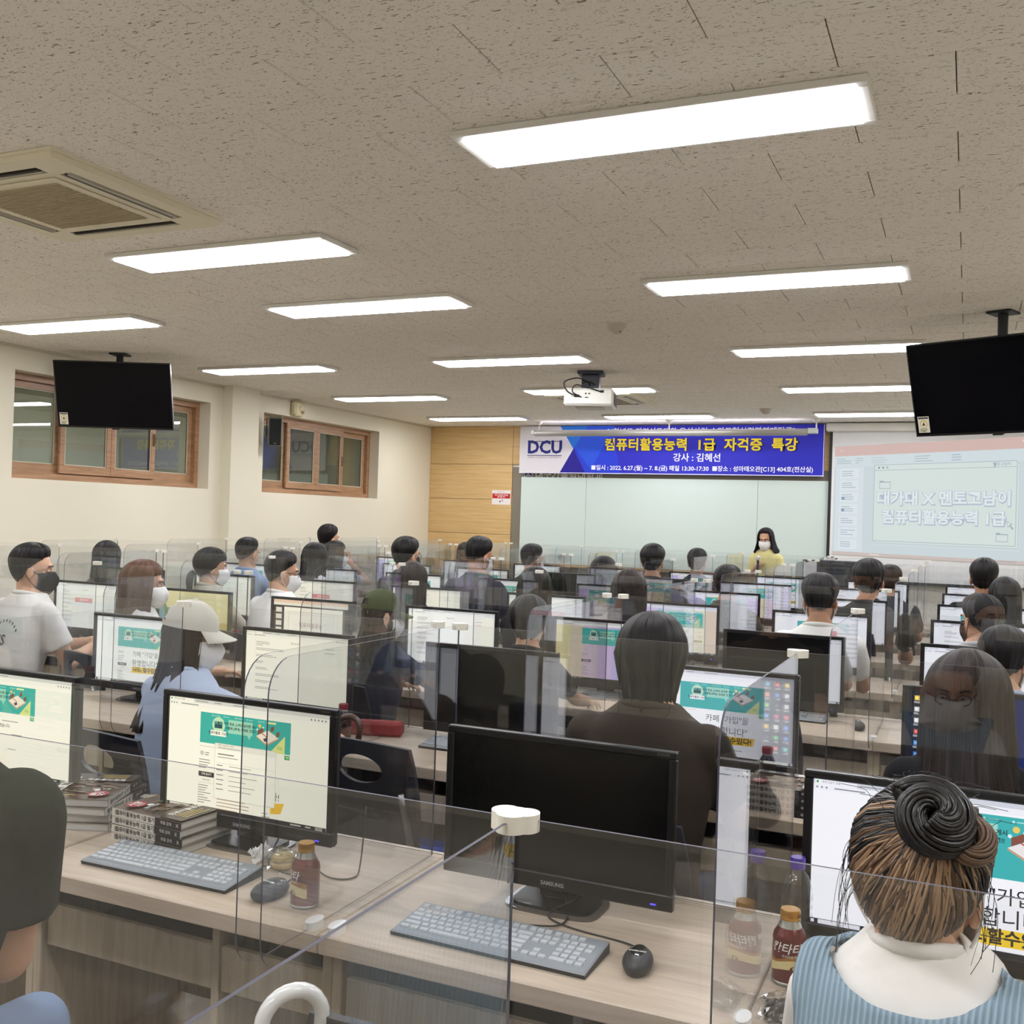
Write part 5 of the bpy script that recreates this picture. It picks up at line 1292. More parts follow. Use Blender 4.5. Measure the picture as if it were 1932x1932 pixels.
hb = hair_mb(front=52, temple=74, side=100, behind=122, nape=152, top=.012, sidet=.012, clump=.002, seed=40, endt=.003); hb.xf(HM)
me = hb.mesh('hair', TWO, True); recalc(me); HO = obj('hair', me, parent=T)
rn = random.Random(5)
C0 = Vector((0, -.012, .03)); RR = Vector((.077, .097, .087))
def surf(d, th): d = d.normalized(); return C0 + Vector((d.x * (RR.x + th), d.y * (RR.y + th), d.z * ((RR.z if d.z > 0 else .122) + th)))
def dirv(az, phi): return Vector((math.sin(rad(phi)) * math.sin(rad(az)), math.sin(rad(phi)) * math.cos(rad(az)), math.cos(rad(phi))))
BD = dirv(156, 64)                                  # towards the bun
S_ = {'k': MB(), 'b': MB(), 'l': MB()}
for i in range(620):
    az = rn.uniform(-180, 180); a = abs(az)
    pe = interp(a, [0, 35, 65, 85, 110, 140, 180], [52, 55, 74, 100, 126, 146, 152]) - rn.uniform(0, 8)
    d0 = dirv(az, pe); low = pe > 90
    if not low and rn.random() < .3: continue
    pts = []; th = rn.uniform(.012, .0165); sag = rn.uniform(-.06, .06)
    side = BD.cross(d0).normalized()
    end = (BD + side * rn.uniform(-.12, .12) + Vector((0, 0, rn.uniform(-.12, .12)))).normalized()
    for q in range(9):
        t_ = q / 8; d = (d0 * (1 - t_) + end * t_ + side * sag * math.sin(PI * t_))
        pts.append(HM @ surf(d, .006 + (th - .006) * min(1, t_ * 3) + .004 * math.sin(PI * t_)))
    if low: key = rn.choices('kbl', (1, 4, 4))[0] if a > 100 else rn.choices('kbl', (5, 3, 1))[0]
    else: key = rn.choices('kbl', (14, 1, 0))[0]
    r = rn.uniform(.0011, .0026); S_[key].tube(pts, [r * .5, r, r, r, r, r, r, r, r * .8], 5)
for key, nm, m in (('k', 'dark_strands', H_BLK), ('b', 'brown_strands', H_BRN), ('l', 'blond_strands', H_BLD)):
    o = obj(nm, S_[key], m, HO, smooth=True); o['kind'] = 'stuff'
# bun: ropes of hair wound around a point on the back of the head
bc = surf(BD, .016); bn = BD.normalized(); bu = Vector((0, 0, 1)); bu = (bu - bn * bu.dot(bn)).normalized(); bs_ = bn.cross(bu)
def rope(path, rad_, n, m, name, rs=.0042, twist=3.0, seed=0):
    rn2 = random.Random(seed); mb = MB(); k = len(path)
    core = MB().tube([HM @ p for p in path], [rad_(i / (k - 1)) * .86 for i in range(k)], 10)
    for j in range(n):
        a0 = 2 * PI * j / n + rn2.uniform(-.1, .1); rr = rs * rn2.uniform(.7, 1.25); pts = []; up = None
        for i, p in enumerate(path):
            tt = (path[min(i + 1, k - 1)] - path[max(i - 1, 0)]).normalized()
            if up is None: up = tt.orthogonal().normalized()
            else: up = (up - tt * up.dot(tt)).normalized()
            bb = tt.cross(up); a_ = a0 + twist * i / k; q = rad_(i / (k - 1)) * rn2.uniform(.96, 1.04)
            pts.append(HM @ (p + up * math.cos(a_) * q + bb * math.sin(a_) * q))
        mb.tube(pts, rr, 5)
    mb.join(core)
    o = obj(name, mb, m, HO, smooth=True); o['kind'] = 'stuff'
coil = []
for i in range(46):
    t_ = i / 45; a = 2 * PI * 1.75 * t_ + .6; R_ = .041 * (1 - .62 * t_); coil.append(bc + bs_ * (R_ * math.cos(a) + .008) + bu * (R_ * math.sin(a) + .004) + bn * (.006 + .030 * t_))
rope(coil, lambda t_: .021 - .007 * t_, 22, H_BLK, 'bun_coil', .0034, 4, 1)
k2 = [bc - bs_ * .040 + bu * -.012 + bs_ * .020 * math.cos(a) + bu * .022 * math.sin(a) + bn * (.004 + .010 * math.sin(a * .5)) for a in [2 * PI * q / 20 for q in range(18)]]
rope(k2, lambda t_: .011, 14, H_BRN, 'bun_knot', .0026, 3, 2)
k3 = [bc - bs_ * .030 + bu * .022 + bs_ * .012 * math.cos(a) + bu * .012 * math.sin(a) + bn * .014 for a in [2 * PI * q / 18 for q in range(18)]]
rope(k3, lambda t_: .0045, 8, H_BLD, 'bun_loop', .0016, 2, 3)
k4 = [bc + bs_ * (-.035 + .07 * q / 12) + bu * (.018 + .010 * math.sin(PI * q / 12)) + bn * (.012 + .012 * math.sin(PI * q / 12)) for q in range(13)]
rope(k4, lambda t_: .006, 10, H_BLD, 'bun_band', .0018, 1, 4)
w_ = MB()
for i in range(34):                                  # stray wisps around head and neck
    sgn = -1 if rn.random() < .65 else 1; az = sgn * rn.uniform(70, 128); pe = rn.uniform(70, 116); p0 = surf(dirv(az, pe), .013)
    L = rn.uniform(.04, .12); o_ = rn.uniform(.003, .014)
    pts = [p0, p0 + Vector((sgn * o_, -.006, -L * .3)), p0 + Vector((sgn * o_ * 1.2, -.01, -L * .65)), p0 + Vector((sgn * o_ * rn.uniform(.2, 1.3), -.012 + rn.uniform(-.01, .01), -L))]
    w_.tube([HM @ p for p in arc(pts, 9)], rn.uniform(.0003, .0006), 4)
for i in range(40):
    az = rn.uniform(-180, 180); p0 = surf(dirv(az, rn.uniform(5, 60)), .012); d = dirv(az, 50)
    w_.tube([HM @ p for p in arc([p0, p0 + d * .012 + Vector((rn.uniform(-.02, .02), rn.uniform(-.02, .02), .01)), p0 + d * .02 + Vector((rn.uniform(-.04, .04), rn.uniform(-.04, .04), .006))], 8)], .0004, 4)
o = obj('loose_wisps', w_, H_BLK, HO, smooth=True); o['kind'] = 'stuff'
# knit vest: shell around the shirt with a scooped neck and open armholes
def knit():
    m, nt, b = nodes('blue_rib_knit'); b.inputs['Roughness'].default_value = .9; b.inputs['Specular IOR Level'].default_value = .15
    b.inputs['Base Color'].default_value = (*lin((142, 164, 180)), 1)
    tc = N(nt, 'ShaderNodeTexCoord'); wv = N(nt, 'ShaderNodeTexWave', wave_type='BANDS', bands_direction='X'); wv.inputs['Scale'].default_value = 42; wv.inputs['Distortion'].default_value = .6; wv.inputs['Detail'].default_value = 1
    nt.links.new(tc.outputs['Object'], wv.inputs['Vector']); bp = N(nt, 'ShaderNodeBump'); bp.inputs['Strength'].default_value = .7; bp.inputs['Distance'].default_value = .003
    nt.links.new(wv.outputs['Fac'], bp.inputs['Height']); nt.links.new(bp.outputs[0], b.inputs['Normal'])
    mx = N(nt, 'ShaderNodeMix', data_type='RGBA'); mx.inputs['A'].default_value = (*lin((122, 146, 164)), 1); mx.inputs['B'].default_value = (*lin((156, 178, 192)), 1)
    nt.links.new(wv.outputs['Fac'], mx.inputs['Factor']); nt.links.new(mx.outputs['Result'], b.inputs['Base Color']); MATS['blue_rib_knit'] = m; return m
KN = knit()
vb = MB(); rings = []
s_ = (1.312 - .45) / .91
for z, hw, hd in [(.455, .150, .115), (.50, .170, .128), (.56, .165, .122), (.64, .150, .112), (.74, .152, .112), (.84, .166, .118), (.95, .180, .118), (1.02, .180, .106), (1.065, .158, .092), (1.10, .105, .078)]:
    rings.append([tuple(B(x, y, zz)) for x, y, zz in ell(0, .10 * max(0, z - .5) / .55, z, hw * .92 * .82 + .022, hd * .95 + .022)])
vb.loft(rings)
for S, E, T_ in ARMS: vb.sphere(S + Vector((0, 0, .004)), .072 * s_, 16, 12)
shell = remesh(vb, .0085, 6)
def keep(c_):
    u = c_[0]; z = (c_[2] - .45) / s_ + .45
    if z > 1.064 + 3.0 * u * u: return False
    for S, E, T_ in ARMS:
        d = Vector(c_) - S; ax = (E - S).normalized() * .35 + Vector((math.copysign(1, S.x), 0, 0)) * .95
        if d.dot(ax.normalized()) > .004: return False
    return True
F = [f for f in shell.f if keep([sum(shell.v[i][k] for i in f) / len(f) for k in range(3)])]
used = sorted({i for f in F for i in f}); mp_ = {i: n_ for n_, i in enumerate(used)}
tm = bpy.data.meshes.new('tmp'); tm.from_pydata([shell.v[i] for i in used], [], [tuple(mp_[i] for i in f) for f in F]); tm.update()
# even out the cut edges
bm = bmesh.new(); bm.from_mesh(tm)
for _ in range(6):
    bv_ = [v for v in bm.verts if v.is_boundary]; new = {}
    for v in bv_:
        nb = [e.other_vert(v) for e in v.link_edges if e.is_boundary]
        if len(nb) == 2: new[v] = (v.co * .4 + nb[0].co * .3 + nb[1].co * .3)
    for v, c_ in new.items(): v.co = c_
bm.normal_update(); Vv = [v.co.copy() for v in bm.verts]; Nn = [v.normal.copy() for v in bm.verts]; Ff = [tuple(v.index for v in f.verts) for f in bm.faces]; bm.free(); bpy.data.meshes.remove(tm)
vm = solid([v + n_ * .004 for v, n_ in zip(Vv, Nn)], Ff, [v - n_ * .003 for v, n_ in zip(Vv, Nn)]).mesh('knit_vest', KN, True); recalc(vm)
obj('knit_vest', vm, parent=T)
# shirt collar: a soft stand around the neck
nk = B(0, .107, 1.085); nt = HM @ Vector((0, -.03, -.075)); cv = []; co = []
ax_ = (nt - nk).normalized(); e1 = Vector((1, 0, 0)); e1 = (e1 - ax_ * e1.dot(ax_)).normalized(); e2 = ax_.cross(e1)
for t_, r_ in ((-.55, .112), (-.2, .094), (.1, .080), (.45, .071), (.62, .070), (.66, .067)):
    for q in range(36):
        a = 2 * PI * q / 36; d = e1 * math.cos(a) + e2 * math.sin(a) * .97; p = nk.lerp(nt, t_)
        cv.append(p + d * r_); co.append(p + d * (r_ - .004))
cm = solid(cv, grid_faces(6, 36, True), co).mesh('shirt_collar', cloth((240, 237, 230), .3), True); recalc(cm); obj('shirt_collar', cm, parent=T)
# ================================================================ SMALL THINGS
# keyboards with separate keys
KEYM = mat('key_grey', (182, 186, 190), .5); KBM = mat('keyboard_grey', (134, 140, 146), .5); KBK = mat('keyboard_black', (30, 30, 33), .5)
u_ = .0188; KW, KD = .445, .143
def key_layout():
    out = []; x0 = -KW / 2 + .010; top_ = KD - .012
    def row(y, widths, x=x0):
        for w_ in widths:
            if w_ > 0: out.append((x, x + w_ * u_ - .0022, y - .0165 + .0011, y - .0011))
            x += abs(w_) * u_
    row(top_, [1, -.6, .95, .95, .95, .95, -.35, .95, .95, .95, .95, -.35, .95, .95, .95, .95, -.25, .95, .95, .95, -.25, .95, .95, .95, .95])
    y = top_ - .024
    nav = x0 + 15.2 * u_; num = nav + 3.25 * u_
    row(y, [1] * 13 + [2]); row(y, [1, 1, 1], nav); row(y, [1, 1, 1, 1], num); y -= u_
    row(y, [1.5] + [1] * 12 + [1.5]); row(y, [1, 1, 1], nav); row(y, [1, 1, 1, 1], num); y -= u_
    row(y, [1.75] + [1] * 11 + [2.25]); row(y, [1, 1, 1], num); y -= u_
    row(y, [2.25] + [1] * 10 + [2.75]); row(y, [-1, 1], nav); row(y, [1, 1, 1, 1], num); y -= u_
    row(y, [1.25, 1.25, 1.25, 5.25, 1.25, 1.25, 1.25, 2.25]); row(y, [1, 1, 1], nav); row(y, [2, 1, 1], num)
    return out
LAY = key_layout(); _km = {}
def kz(y): return .0125 + .012 * y / KD
def keyboard(x, y, rz, lb, detail=True):
    t = thing('keyboard', lb, 'keyboard', (x, y, DZ), rz, 'grey computer keyboards')
    h = KW / 2
    obj('base', MB().loft([[(-h, 0, 0), (h, 0, 0), (h, KD, 0), (-h, KD, 0)], [(-h, -.003, .009), (h, -.003, .009), (h, KD, .022), (-h, KD, .022)]]), KBK, t)
    obj('deck', MB().loft([[(-h, -.003, .009), (h, -.003, .009), (h, KD, .022), (-h, KD, .022)], [(-h + .003, .001, .0125), (h - .003, .001, .0125), (h - .003, KD - .003, .0245), (-h + .003, KD - .003, .0245)]]), KBM, t)
    obj('indicator', MB().box(.09, .093, KD - .012, KD - .009, .0238, .0245), emis('white_led', (180, 200, 255), 2), t)
    if detail:
        for a, b_, c_, d_ in LAY:
            w_, dd = round(b_ - a, 4), round(d_ - c_, 4)
            if (w_, dd) not in _km:
                q = MB(); e = .0014
                q.loft([[(-w_ / 2, -dd / 2, 0), (w_ / 2, -dd / 2, 0), (w_ / 2, dd / 2, 0), (-w_ / 2, dd / 2, 0)], [(-w_ / 2 + e, -dd / 2 + e, .0042), (w_ / 2 - e, -dd / 2 + e, .0042), (w_ / 2 - e, dd / 2 - e, .0042), (-w_ / 2 + e, dd / 2 - e, .0042)]]); _km[w_, dd] = q.mesh('key', KEYM)
            o = obj('key', _km[w_, dd], parent=t, loc=((a + b_) / 2, (c_ + d_) / 2, kz((c_ + d_) / 2) - .0005), rot=(math.atan(.012 / KD), 0, 0))
    else:
        q = MB()
        for a, b_, c_, d_ in LAY: z = kz((c_ + d_) / 2); q.box(a, b_, c_, d_, z - .001, z + .003)
        o = obj('keys', q, KEYM, t); o['kind'] = 'stuff'
    return t
keyboard(-1.785, 1.925, rad(1), 'grey keyboard in front of the book stack')
keyboard(-.885, 1.912, rad(-1), 'grey keyboard before the large dark monitor')
keyboard(-1.70, 3.50, rad(2), 'grey keyboard on the second row beside the red pencil case', False)
keyboard(-.80, 4.90, rad(-1), 'grey keyboard on the third row before a switched-off monitor', False)
keyboard(-2.60, 2.04, rad(0), 'grey keyboard at the left picture edge', False)
# mice
def mouse(x, y, rz, lb, s=1.0):
    t = thing('computer_mouse', lb, 'mouse', (x, y, DZ), rz, 'black computer mice')
    b = MB(); b.sphere((0, 0, .016), (.031 * s, .053 * s, .024), 24, 14)
    b.v = [(x_, y_, max(z_, 0.0005) if z_ > .004 else .0005 + z_ * .0) for x_, y_, z_ in b.v]
    obj('shell', b, mat('mouse_black', (40, 41, 45), .45), t, smooth=True)
    obj('gloss_top', MB().sphere((0, .004, .0215), (.024 * s, .046 * s, .0205), 20, 12), mat('mouse_gloss', (18, 18, 20), .12), t, smooth=True)
    obj('wheel', MB().cyl((-.004, .034, .0305), (.004, .034, .0305), .006, n=14), BLACKM, t, smooth=40)
    lg = text_mb('SAMSUNG', .0075, .02); lg.v = [(v[0], -.012 + v[2], .0415) for v in lg.v]; obj('logo', lg, mat('white_letter', (236, 234, 228), .5), t)
    return t
mouse(-1.462, 1.965, rad(-12), 'black mouse beside the coffee bottle')
mouse(-.585, 2.005, rad(8), 'round black mouse by the near dark monitor')
mouse(-.43, 4.86, rad(10), 'black mouse on the third row desk')
def cable(pts, lb, r=.0022): return tag(obj('cable', MB().tube(arc(pts, 40), r, 6), BLACKM, None, smooth=True), lb, 'cable')
z_ = DZ + .003
cable([(-.59, 2.062, z_ + .012), (-.65, 2.11, z_), (-.78, 2.13, z_), (-.845, 2.17, z_ + .004), (-.80, 2.25, z_ + .03), (-.86, 2.30, z_ + .05)], 'thin black mouse cable curling to the dark monitor')
cable([(-.86, 2.065, z_ + .012), (-.80, 2.13, z_ + .002), (-.82, 2.22, z_ + .01), (-.90, 2.27, z_ + .06), (-.98, 2.24, z_ + .03), (-.93, 2.31, z_ + .05)], 'thin black keyboard cable below the dark monitor')
cable([(-1.46, 2.03, z_ + .012), (-1.50, 2.10, z_), (-1.60, 2.14, z_), (-1.66, 2.30, z_ + .06)], 'black mouse cable behind the coffee bottle')
cable([(-1.44, 2.34, z_ + .12), (-1.39, 2.24, z_ + .01), (-1.36, 2.16, z_), (-1.42, 2.13, z_ + .003), (-1.52, 2.20, z_ + .02), (-1.60, 2.30, z_ + .06)], 'black cable looping behind the coffee bottle')
cable([(-1.78, 2.078, z_ + .012), (-1.68, 2.11, z_), (-1.60, 2.12, z_), (-1.56, 2.2, z_), (-1.62, 2.31, z_ + .05)], 'black keyboard cable before the sandwich')
cable([(-.46, 4.91, z_ + .01), (-.52, 4.99, z_), (-.62, 5.0, z_), (-.7, 5.1, z_ + .03)], 'thin mouse cable on the third row desk')
# coffee bottles
def wrap(b, r, a0, z0, k=1.0):
    b.v = [((r + .0004) * math.sin(a0 + v[0] / r), -(r + .0004) * math.cos(a0 + v[0] / r), z0 + v[2]) for v in b.v]; return b
def band(r, f0, f1, a0, a1, n=28):
    """sheet on the can between two height curves"""
    V = []; 
    for i in range(n + 1):
        a = a0 + (a1 - a0) * i / n
        for f in (f0, f1): V.append(((r + .0003) * math.sin(a), -(r + .0003) * math.cos(a), f(a)))
    b = MB(); b.add(V, [(2 * i, 2 * i + 2, 2 * i + 3, 2 * i + 1) for i in range(n)]); return b
def coffee(x, y, rz, lb):
    t = thing('coffee_bottle', lb, 'bottle', (x, y, DZ), rz, 'canned coffee bottles')
    MAROON = mat('maroon_can', (104, 36, 34), .28, .35)
    obj('body', MB().lathe([(.024, 0), (.0315, .002), (.033, .008), (.033, .088), (.031, .097), (.0235, .109), (.0215, .112)], 32), MAROON, t, smooth=40)
    obj('bottom_rim', MB().lathe([(.0325, .001), (.0336, .004), (.0334, .008)], 32), METAL, t, smooth=True)
    obj('neck', MB().lathe([(.0232, .109), (.0222, .113), (.0192, .119), (.0186, .128)], 28), mat('silver_neck', (196, 196, 192), .25, .8), t, smooth=40)
    obj('cap', MB().lathe([(.0195, .124), (.0195, .128), (.0188, .129), (.0195, .130), (.0195, .141), (.0185, .1435), (.0, .144)], 28), mat('gold_cap', (186, 136, 56), .28, .7), t, smooth=40)
    lab = obj('cream_band', band(.033, lambda a: .030 + .005 * math.sin(a * 2 + 1), lambda a: .048 + .005 * math.sin(a * 2 + .4), -1.3, 1.7), mat('cream_print', (222, 206, 150), .4), t, smooth=True)
    obj('gold_band', band(.033, lambda a: .048 + .005 * math.sin(a * 2 + .4), lambda a: .057 + .007 * math.sin(a * 2 - .2), -1.4, 1.7), mat('gold_print', (170, 118, 58), .35, .3), t, smooth=True)
    obj('lettering', wrap(text_mb('칸타타', .0225, .015, shear=.25), .033, .15, .074), mat('white_letter', (236, 234, 228), .5), t)
    obj('lettering', wrap(text_mb('프리미엄 라떼', .006, .0), .033, .45, .060), mat('white_letter', (236, 234, 228), .5), t)
    obj('lettering', wrap(text_mb('CHEF', .014, .02), .033, -1.35, .080), mat('white_letter', (236, 234, 228), .5), t)
    obj('emblem', wrap(MB().add([(.008 * math.cos(a), 0, .008 * math.sin(a)) for a in [2 * PI * q / 20 for q in range(20)]], [tuple(range(20))]), .0332, .62, .034), mat('emblem_brown', (92, 40, 34), .4), t)
coffee(-1.365, 1.965, rad(-55), 'maroon canned coffee bottle with gold cap beside the black mouse')
coffee(-.302, 2.095, rad(-12), 'maroon canned coffee bottle with gold cap by the water bottle')
# clear water bottle
pb = thing('water_bottle', 'clear ribbed plastic water bottle with purple cap', 'bottle', (-.305, 2.20, DZ), 0)
pr = [(.026, .0005), (.032, .004)]
for i in range(7): pr += [(.0325, .012 + i * .018), (.0305, .019 + i * .018), (.0325, .026 + i * .018)]
pr += [(.0325, .142), (.030, .155), (.022, .178), (.0145, .190), (.0135, .205)]
obj('body', MB().lathe(pr, 28), PET, pb, smooth=True)
obj('cap', MB().lathe([(.0152, .192), (.0155, .194), (.0155, .213), (.0145, .2155), (0, .216)], 24), mat('purple_cap', (84, 58, 158), .4), pb, smooth=40)
# dark drink bottles on the second and third rows
def drink(x, y, lb, cap=(146, 34, 58)):
    t = thing('drink_bottle', lb, 'bottle', (x, y, DZ), 0, 'dark drink bottles')
    obj('body', MB().lathe([(.026, 0), (.031, .004), (.032, .03), (.030, .05), (.032, .07), (.032, .085), (.028, .105), (.018, .125), (.016, .13)], 28), mat('dark_drink', (36, 20, 18), .12, spec=.6), t, smooth=True)
    obj('label_wrap', MB().lathe([(.0324, .028), (.0308, .05), (.0324, .068)], 28), mat('drink_label', (96, 48, 34), .35), t, smooth=True)
    obj('neck', MB().lathe([(.018, .122), (.0165, .13), (.0165, .136)], 20), mat('clear_neck', (170, 165, 165), .2), t, smooth=True)
    obj('cap', MB().lathe([(.0185, .134), (.019, .136), (.019, .152), (.0175, .155), (0, .1555)], 24), mat('cap_%d' % cap[0], cap, .4), t, smooth=40)
drink(-2.21, 3.40, 'dark drink bottle with crimson cap by the brown umbrella handle')
drink(-.60, 3.53, 'dark drink bottle with red cap before the teal cafe screen', (150, 30, 34))
drink(-4.12, 5.10, 'dark drink bottle with red cap, third row near the pink slide', (156, 40, 52))
# books
COVER = None
def cover_mesh(w_, d_, kind):
    c = Canvas(w_, d_, 1000, 1400, step=.00008); r = random.Random(3)
    c.rect(0, 0, 1000, 1400, (96, 78, 64)); 
    for i in range(60): q = r.choice([(122, 98, 76), (84, 60, 46), (140, 122, 98), (150, 140, 120), (70, 74, 56), (112, 84, 60)]); x, y = r.uniform(0, 940), r.uniform(200, 900); c.poly([(x, y), (x + r.uniform(40, 190), y + r.uniform(-20, 40)), (min(1000, x + r.uniform(60, 220)), y + r.uniform(40, 110)), (x + 10, y + r.uniform(30, 90))], q)
    c.rect(0, 960, 1000, 440, (72, 62, 56)).circ(240, 230, 150, (166, 44, 48), 28).text(240, 200, 120, '시험', (240, 232, 228), .03).text(250, 300, 80, '2022', (236, 226, 220), .02).circ(330, 420, 50, (230, 226, 222)).text(290, 500, 70, '완벽 대비', (236, 230, 224), .02)
    c.text(470, 1040, 110, '컴퓨터활용능력', (244, 240, 232), .03).lines(140, 1120, 620, 4, 60, (206, 182, 110), 26, 3)
    c.rect(840, 60, 150, 1100, (226, 224, 218)); 
    for i in range(4): c.rect(860, 100 + i * 260, 110, 150, (120, 118, 112))
    c.rect(540, 90, 200, 24, (214, 178, 60)); return c.mesh('cover', print_mat('glossy_print', 0, .25))
def spine_mesh(w_, h_):
    c = Canvas(w_, h_, 1400, 110, step=.00008); c.rect(0, 0, 1400, 110, (216, 212, 202)).rect(880, 0, 520, 110, (32, 30, 34)).rect(60, 20, 90, 70, (150, 146, 138)).text(480, 55, 78, '컴퓨터활용능력 1급 필기', (40, 38, 40), .03).text(1100, 55, 56, '무료 강의', (210, 208, 206), .01).text(1320, 55, 70, 'X', (210, 208, 206), .01)
    return c.mesh('spine', PRINTM)
BW_, BD_, BH_ = .188, .255, .0205
_bm = {'pages': MB().cbox(-BW_ / 2 + .002, BW_ / 2 - .003, -BD_ / 2 + .003, BD_ / 2 - .003, .0008, BH_ - .0008, .0006).mesh('pages', mat('paper_edges', (206, 204, 200), .8, noise=((2, 2, 900), .12))),
       'cover': cover_mesh(BW_, BD_, 0), 'spine': spine_mesh(BD_, BH_), 'shell': MB().box(-BW_ / 2, BW_ / 2, -BD_ / 2, BD_ / 2, 0, .0008).box(-BW_ / 2, BW_ / 2, -BD_ / 2, BD_ / 2, BH_ - .0008, BH_).box(-BW_ / 2 - .0006, -BW_ / 2, -BD_ / 2, BD_ / 2, 0, BH_).mesh('binding', mat('book_binding', (150, 140, 128), .4))}
def book(x, y, z, rz, lb, group, h=BH_):
    t = thing('workbook', lb, 'book', (x, y, z), rz, group)
    obj('binding', _bm['shell'], parent=t); obj('pages', _bm['pages'], parent=t)
    o = obj('cover', _bm['cover'], parent=t, loc=(0, 0, BH_ + .0002), rot=(-PI / 2, 0, 0)); o.rotation_euler = Matrix.Rotation(-PI / 2, 3, 'X').to_euler()
    o = obj('spine', _bm['spine'], parent=t, loc=(-BW_ / 2 - .0008, 0, BH_ / 2), rot=(0, 0, -PI / 2))
    return t
for i in range(4):
    book(-2.285 + random.Random(i).uniform(-.008, .008), 2.225, DZ + i * (BH_ + .0012), rad(-158 + (0, 3, -4, 2)[i]), ('bottom', 'second', 'third', 'top')[i] + ' workbook of the stack nearer the left picture edge', 'left stack of workbooks')
for i in range(4):
    book(-1.955 + random.Random(i + 9).uniform(-.003, .003), 2.185, DZ + i * (BH_ + .0012), rad(86 + (0, 1, -1, 0)[i]), ('bottom', 'second', 'third', 'top')[i] + ' workbook of the stack behind the grey keyboard', 'stack of workbooks behind the keyboard')
for i in range(4):
    book(-.50, 3.37, DZ + i * (BH_ + .001), rad(88), ('bottom', 'second', 'third', 'top')[i] + ' workbook in the second-row stack beside the red-capped drink bottle', 'second row workbooks')
# tablet, paper sheets and small print
tb = thing('tablet', 'dark tablet lying beside the left monitor', 'tablet', (-2.56, 2.235, DZ), rad(24))
obj('case', MB().cbox(-.09, .09, -.06, .06, 0, .009, .003), mat('tablet_case', (84, 80, 82), .5), tb); obj('glass', MB().box(-.084, .084, -.054, .054, .009, .0095), mat('tablet_glass', (30, 30, 36), .12), tb)
def sheet(name, w_, d_, x, y, rz, draw, lb, cat, z=DZ + .0006):
    c = Canvas(w_, d_, 1000, 1000 * d_ / w_, step=.00005); draw(c); m = c.mesh(name, PRINTM); m.transform(Matrix.Rotation(-PI / 2, 4, 'X'))
    b = obj(name, m, parent=None, loc=(x, y, z), rot=(0, 0, rz)); return tag(b, lb, cat)
sheet('seat_number', .06, .045, -2.70, 2.30, 0, lambda c: c.rect(0, 0, 1000, 750, (224, 222, 216)).text(500, 375, 560, '49', (40, 40, 44), .03), 'white seat number 49 stuck on the left desk', 'sticker')
sheet('paper_slip', .075, .05, -.905, 2.245, rad(14), lambda c: c.rect(0, 0, 1000, 667, (232, 230, 226)).lines(120, 120, 700, 5, 90, (120, 120, 124), 24, 3).circ(620, 330, 150, (150, 150, 154)).circ(620, 330, 110, (226, 224, 220)), 'small printed paper slip under the dark monitor', 'paper')
sheet('paper', .21, .15, -2.33, 2.40, rad(12), lambda c: c.rect(0, 0, 1000, 714, (214, 206, 196)), 'loose white paper behind the left book stack', 'paper')
sheet('paper', .25, .18, -4.60, 6.62, rad(12), lambda c: c.rect(0, 0, 1000, 720, (222, 220, 214)).lines(100, 100, 800, 8, 70, (150, 150, 150), 14, 2), 'white worksheet on the fourth row before the mail screen', 'paper')
# sandwich biscuit in a crinkled wrapper
sw_ = thing('wrapped_biscuit', 'cream biscuit in crinkled clear wrapper beside the cables', 'snack', (-1.553, 2.135, DZ), 0)
obj('biscuit', MB().lathe([(.020, .004), (.028, .008), (.029, .016), (.026, .020)], 24).lathe([(.025, .021), (.029, .026), (.027, .034), (.015, .040), (0, .042)], 24), mat('biscuit', (212, 190, 140), .75, noise=((60, 60, 60), .12)), sw_, smooth=40)
obj('filling', MB().lathe([(.0265, .018), (.0268, .023), (.0262, .025)], 24), mat('cream_filling', (230, 222, 196), .6), sw_, smooth=True)
def crinkle(nx, ny, fx, seed):
    r = random.Random(seed); V = []
    for i in range(nx):
        for j in range(ny): V.append(Vector(fx(i / (nx - 1), j / (ny - 1))) + Vector((r.uniform(-1, 1), r.uniform(-1, 1), r.uniform(-.2, 1))) * .004)
    b = MB(); b.add(V, grid_faces(nx, ny)); return b
obj('wrapper', crinkle(22, 22, lambda u, v: ((u - .5) * .125, (v - .5) * .085, .004 + .046 * max(0, 1 - ((u - .5) * 2.1) ** 2 - ((v - .5) * 2.1) ** 2) ** .5), 4), WRAP, sw_)
obj('wrapper_fin', crinkle(6, 14, lambda u, v: (-.058 - .02 * u, (v - .5) * .07, .008 + .03 * u + .008 * (1 if int(v * 13) % 2 else 0)), 5), mat('wrapper_white', (222, 220, 216), .3), sw_)
cb = thing('snack_wrapper', 'crumpled shiny dark snack wrapper near the bun woman\'s elbow', 'wrapper', (-.268, 1.955, DZ), rad(10))
obj('foil', crinkle(18, 18, lambda u, v: ((u - .5) * .11, (v - .5) * .09, .003 + .022 * max(0, 1 - ((u - .5) * 2) ** 2 - ((v - .5) * 2) ** 2)), 8), mat('dark_foil', (70, 66, 62), .18, .7), cb)
obj('film', crinkle(20, 20, lambda u, v: ((u - .5) * .13 - .01, (v - .5) * .11, .006 + .032 * max(0, 1 - ((u - .5) * 2) ** 2 - ((v - .5) * 2) ** 2)), 9), WRAP, cb)
cb2 = thing('plastic_bag', 'crumpled clear plastic bag on the fourth row desk', 'bag', (-3.55, 6.12, DZ), 0)
obj('film', crinkle(20, 20, lambda u, v: ((u - .5) * .2, (v - .5) * .14, .004 + .07 * max(0, 1 - ((u - .5) * 2) ** 2 - ((v - .5) * 2) ** 2)), 19), mat('bag_film', (206, 206, 208), .25), cb2)
